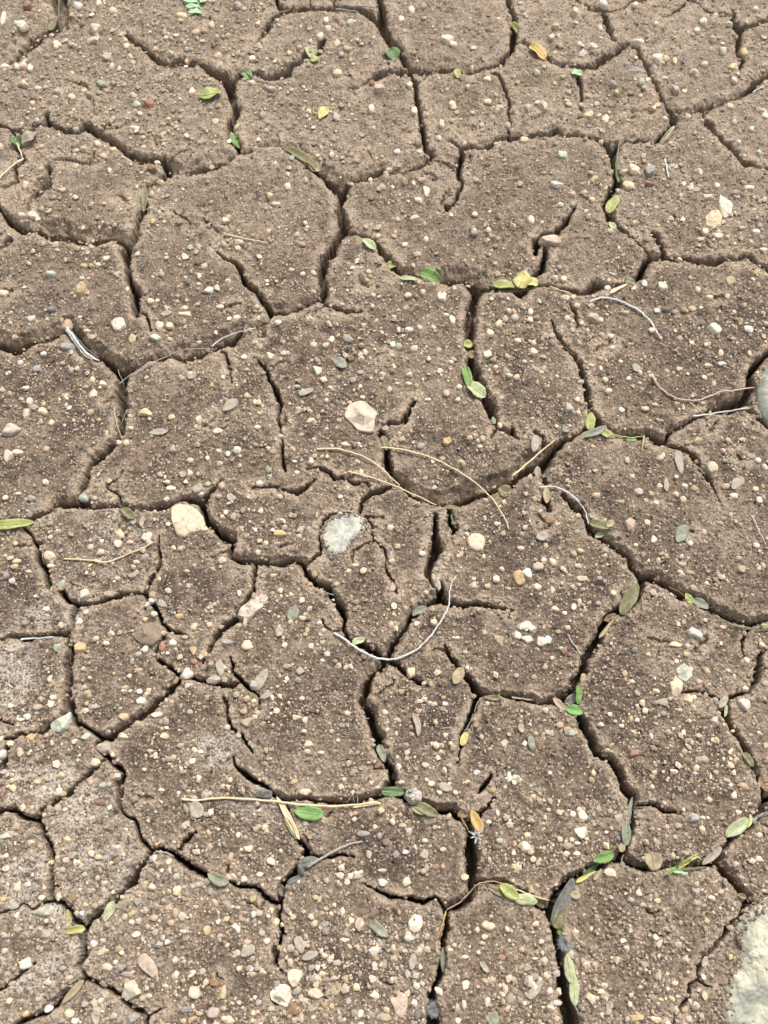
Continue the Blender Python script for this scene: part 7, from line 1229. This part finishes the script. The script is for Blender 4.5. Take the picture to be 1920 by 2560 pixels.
for (nm, wt), ms in full.items():
    ms.sort(key=lambda m: (m[1]['v'], m[1]['u']))
    for i, m in enumerate(ms):
        if len(ms) == 1: t = nm + ' ' + wt
        elif len(ms) == 2 and abs(ms[0][5] - ms[1][5]) > 0.7: t = ('bigger ' if m[5] == max(ms[0][5], ms[1][5]) else 'lesser ') + nm + ' ' + wt
        elif len(ms) == 2: t = ('upper ' if i == 0 else 'lower ') + nm + ' ' + wt
        else: t = ORD[min(i, 7)] + ' ' + nm + ' ' + wt
        wds = t.split()
        if len(wds) > 16: t = t.replace('medium-sized ', '').replace('just ', '')
        if len(t.split()) > 16: t = t.replace('in the ', 'at ').replace(' part of', ' of').replace(' side of', ' of')
        if len(t.split()) > 16: print('LONG', t)
        tag(m[0], t, m[3], m[4])

# ------------------------------------------------------------------ fine gravel and grit: countless grains in one object
def grains():
    V3, F, C3 = [], [], []; nv = 0
    pal = {k: np.array(STONE[k][1]) for k in STONE}; keys = ['c', 'w', 't', 'p', 'g', 'b', 'n', 'r', 'o']; pr = np.array([.42, .15, .09, .08, .15, .02, .03, .006, .05]); pr /= pr.sum()
    items = [(s['u'], s['v'], s['w'] * pxm(s['u'], s['v']) * .52, s['h'] * pym(s['u'], s['v']) * .47, s['col'], 1) for s in rest]
    r_ = np.random.RandomState(31); n = 0; tries = 0
    while n < 22000 and tries < 500000:
        tries += 1; u = r_.uniform(-60, 1980); v = r_.uniform(-60, 2620)
        j = int((v + M0) / STEP); i = int((u + M0) / STEP)
        if S[j, i] < 2.5: continue
        gx, gy = GX[j, i], GY[j, i]
        q = 0.40 + 0.75 * float(vn(np.array([gx]), np.array([gy]), .03, 61)[0]) + .6 * float(vn(np.array([gx]), np.array([gy]), .009, 62)[0])
        q += 1.1 * math.exp(-((u - 250) / 360) ** 2 - ((v - 180) / 240) ** 2) + .35 * float(damp[j, i]) + .4 * math.exp(-((u - 900) / 900) ** 2 - ((v - 2500) / 160) ** 2)
        q *= 0.45 + 0.55 * min(S[j, i] / 24, 1)
        if r_.rand() > q: continue
        sz = min(0.00024 * (1 - r_.rand()) ** -0.60, 0.00150 if v > 700 else 0.0021) * (1.0 + .15 * v / 2560)
        k = keys[r_.choice(9, p=pr)]; items.append((u, v, sz * r_.uniform(.85, 1.35), sz * r_.uniform(.8, 1.15), k, 0)); n += 1
    n = 0
    while n < 4200:                                         # the far plates carry a coarser gravel
        u = r_.uniform(-40, 1960); v = r_.uniform(-40, 950); j = int((v + M0) / STEP); i = int((u + M0) / STEP)
        if S[j, i] < 3: continue
        q = 0.18 + .35 * float(vn(np.array([GX[j, i]]), np.array([GY[j, i]]), .03, 63)[0]) + 1.0 * math.exp(-((u - 260) / 340) ** 2 - ((v - 170) / 220) ** 2) + .5 * math.exp(-((u - 760) / 150) ** 2 - ((v - 110) / 90) ** 2) + .3 * math.exp(-((u - 1750) / 250) ** 2 - ((v - 600) / 120) ** 2)
        if r_.rand() > q: n += .02; continue
        sz = min(.00055 * (1 - r_.rand()) ** -.45, .0021); items.append((u, v, sz * r_.uniform(.9, 1.3), sz * r_.uniform(.8, 1.1), keys[r_.choice(9, p=pr)], 0)); n += 1
    for n_, (u, v, sx, sy, k, b) in enumerate(items):
        base = ICO2 if b else ICO1; d = base[0]
        if b: d = facet(d, 5000 + n_, 10, .66, 1, 12); d = d / np.abs(d).max(0)[None, :]
        else: d = d * (1 + r_.uniform(-.48, .25, len(d)))[:, None]
        a = r_.uniform(0, 6.28) if not b else 0; ca, sa = math.cos(a), math.sin(a); sz = min(sx, sy) * r_.uniform(.6, .95)
        x_ = d[:, 0] * sx; y_ = d[:, 1] * sy; X = x_ * ca - y_ * sa; Y = x_ * sa + y_ * ca; z = height(u, v) + sz * (.25 if not b else .4)
        if b: z = max(z, near_top(u, v, 4) - .0006)
        gx, gy = ground_pt(u, v, z); V3.append(np.stack([X + gx, Y + gy, d[:, 2] * sz + z], -1)); F.append(base[1] + nv); nv += len(d)
        col = pal[k] * r_.uniform(.72, 1.12) * np.array([1, r_.uniform(.96, 1.03), r_.uniform(.92, 1.05)]); mx = 0 if b else (r_.rand() < .5) * r_.uniform(.3, .8); col = col * (1 - mx) + np.array([.27, .205, .15]) * mx; C3.append(np.tile(np.append(col, 1), (len(d), 1)))
    return np.vstack(V3), np.vstack(F), np.vstack(C3)
gv3, gf, gc = grains()
def crumbs(n, seed, szmin, szmax, lo, hi, onwall):
    """broken bits of the mud itself: the granular crust and the rubble in the cracks"""
    r_ = np.random.RandomState(seed); u = r_.uniform(-40, 1960, n * 3); v = r_.uniform(-40, 2600, n * 3)
    j = ((v + M0) / STEP).astype(int); i = ((u + M0) / STEP).astype(int); s_ = S[j, i]; ok = (s_ > lo) & (s_ < hi)
    gx, gy = ground_pt(u, v)
    if not onwall: ok &= (0.5 + 0.7 * vn(gx, gy, .016, 71) + .5 * vn(gx, gy, .005, 72)) > r_.uniform(0, 1, len(u))
    u, v, j, i = [a[ok][:n] for a in (u, v, j, i)]; m = len(u); z = H[j, i] * .001; gx, gy = GX[j, i], GY[j, i]
    sz = szmin + (szmax - szmin) * r_.uniform(0, 1, m) ** 3; d = ICO1[0][None] * (1 + r_.uniform(-.35, .3, (m, len(ICO1[0]), 1))) * sz[:, None, None] * r_.uniform(.7, 1.3, (m, 1, 3)); d[:, :, 2] *= .8
    P = d + np.stack([gx, gy, z + sz * .25], -1)[:, None]; k = len(ICO1[0]); F = ICO1[1][None] + (np.arange(m) * k)[:, None, None]
    if seed == 4:
        E = np.array(EXTRA); q = E.shape[0]; dd = ICO1[0][None] * (1 + r_.uniform(-.35, .3, (q, 12, 1))) * E[:, 3][:, None, None]; P = np.concatenate([P, dd + E[:, None, :3]]); m += q; F = ICO1[1][None] + (np.arange(m) * k)[:, None, None]
    base = np.where(r_.uniform(0, 1, (m, 1)) < .5, np.array([[.27, .205, .15]]), np.array([[.36, .285, .215]])); base = np.where(r_.uniform(0, 1, (m, 1)) < .22, np.array([[.115, .088, .068]]), base) * r_.uniform(.75, 1.2, (m, 1))
    c4 = np.repeat(np.concatenate([base, np.ones((m, 1))], 1), k, 0); return P.reshape(-1, 3), F.reshape(-1, 3), c4
for a_ in (crumbs(52000, 3, .00018, .00095, 2, 999, False), crumbs(9000, 4, .0003, .0015, -6, 5, True)):
    gf = np.vstack([gf, a_[1] + len(gv3)]); gv3 = np.vstack([gv3, a_[0]]); gc = np.vstack([gc, a_[2]])
o = mesh_np('grit', gv3, gf, GRIT, {'tint': gc}, smooth=False); tag(o, 'fine cream and grey gravel and grit strewn over every mud plate', 'grit', kind='stuff')

# tiny dry plant fibres and crumbs among the grit
def fibres():
    r_ = np.random.RandomState(77); V3, F, C3 = [], [], []
    for n_ in range(420):
        if r_.rand() < .6:
            cx, cy, sp = [(1270, 1330, 150), (1130, 1830, 130), (820, 1930, 120), (860, 2120, 90), (1000, 1780, 90), (1700, 1330, 120), (600, 1050, 200), (350, 1620, 80)][r_.randint(8)]; u, v = r_.normal(cx, sp), r_.normal(cy, sp * .6)
        else: u, v = r_.uniform(0, 1920), r_.uniform(0, 2560)
        if not (0 < u < 1900 and 0 < v < 2540): continue
        j = int((v + M0) / STEP); i = int((u + M0) / STEP)
        if S[j, i] < 5: continue
        L_ = r_.uniform(.0012, .0055); a = r_.uniform(0, 6.28); rad = r_.uniform(.00008, .00019); n = 5; k0 = len(V3); bend = r_.uniform(-.8, .8)
        gx, gy = ground_pt(u, v, 0); z0 = near_top(u, v, 3)
        for q in range(n):
            t = q / (n - 1) - .5; aa = a + bend * t; p = np.array([gx + math.cos(aa) * t * L_, gy + math.sin(aa) * t * L_, z0 + rad * .6 + .0003 * (.25 - t * t) * 4 * r_.rand()])
            s = np.array([-math.sin(aa), math.cos(aa), 0]); up = np.array([0, 0, 1.0])
            for w_ in range(4): V3.append(p + (s * math.cos(w_ * 1.571) + up * math.sin(w_ * 1.571)) * rad * (1 - 1.2 * abs(t) ** 2))
        for q in range(n - 1):
            for w_ in range(4): F.append([k0 + q * 4 + w_, k0 + q * 4 + (w_ + 1) % 4, k0 + q * 4 + 4 + (w_ + 1) % 4, k0 + q * 4 + 4 + w_])
        col = [(.42, .36, .29), (.30, .25, .20), (.52, .45, .36), (.16, .125, .10), (.36, .34, .30)][r_.randint(5)]; C3 += [(*col, 1)] * (n * 4)
    return np.array(V3), np.array(F), np.array(C3)
fv, ff, fc = fibres()
o = mesh_np('plant_litter', fv, ff, GRIT, {'tint': fc}); tag(o, 'tiny dry plant fibres sprinkled among the grit', 'plant litter', kind='stuff')

for o in bpy.data.objects:
    if 'label' in o and len(o['label'].split()) > 16: print('LONG', o.name, len(o['label'].split()), o['label'])
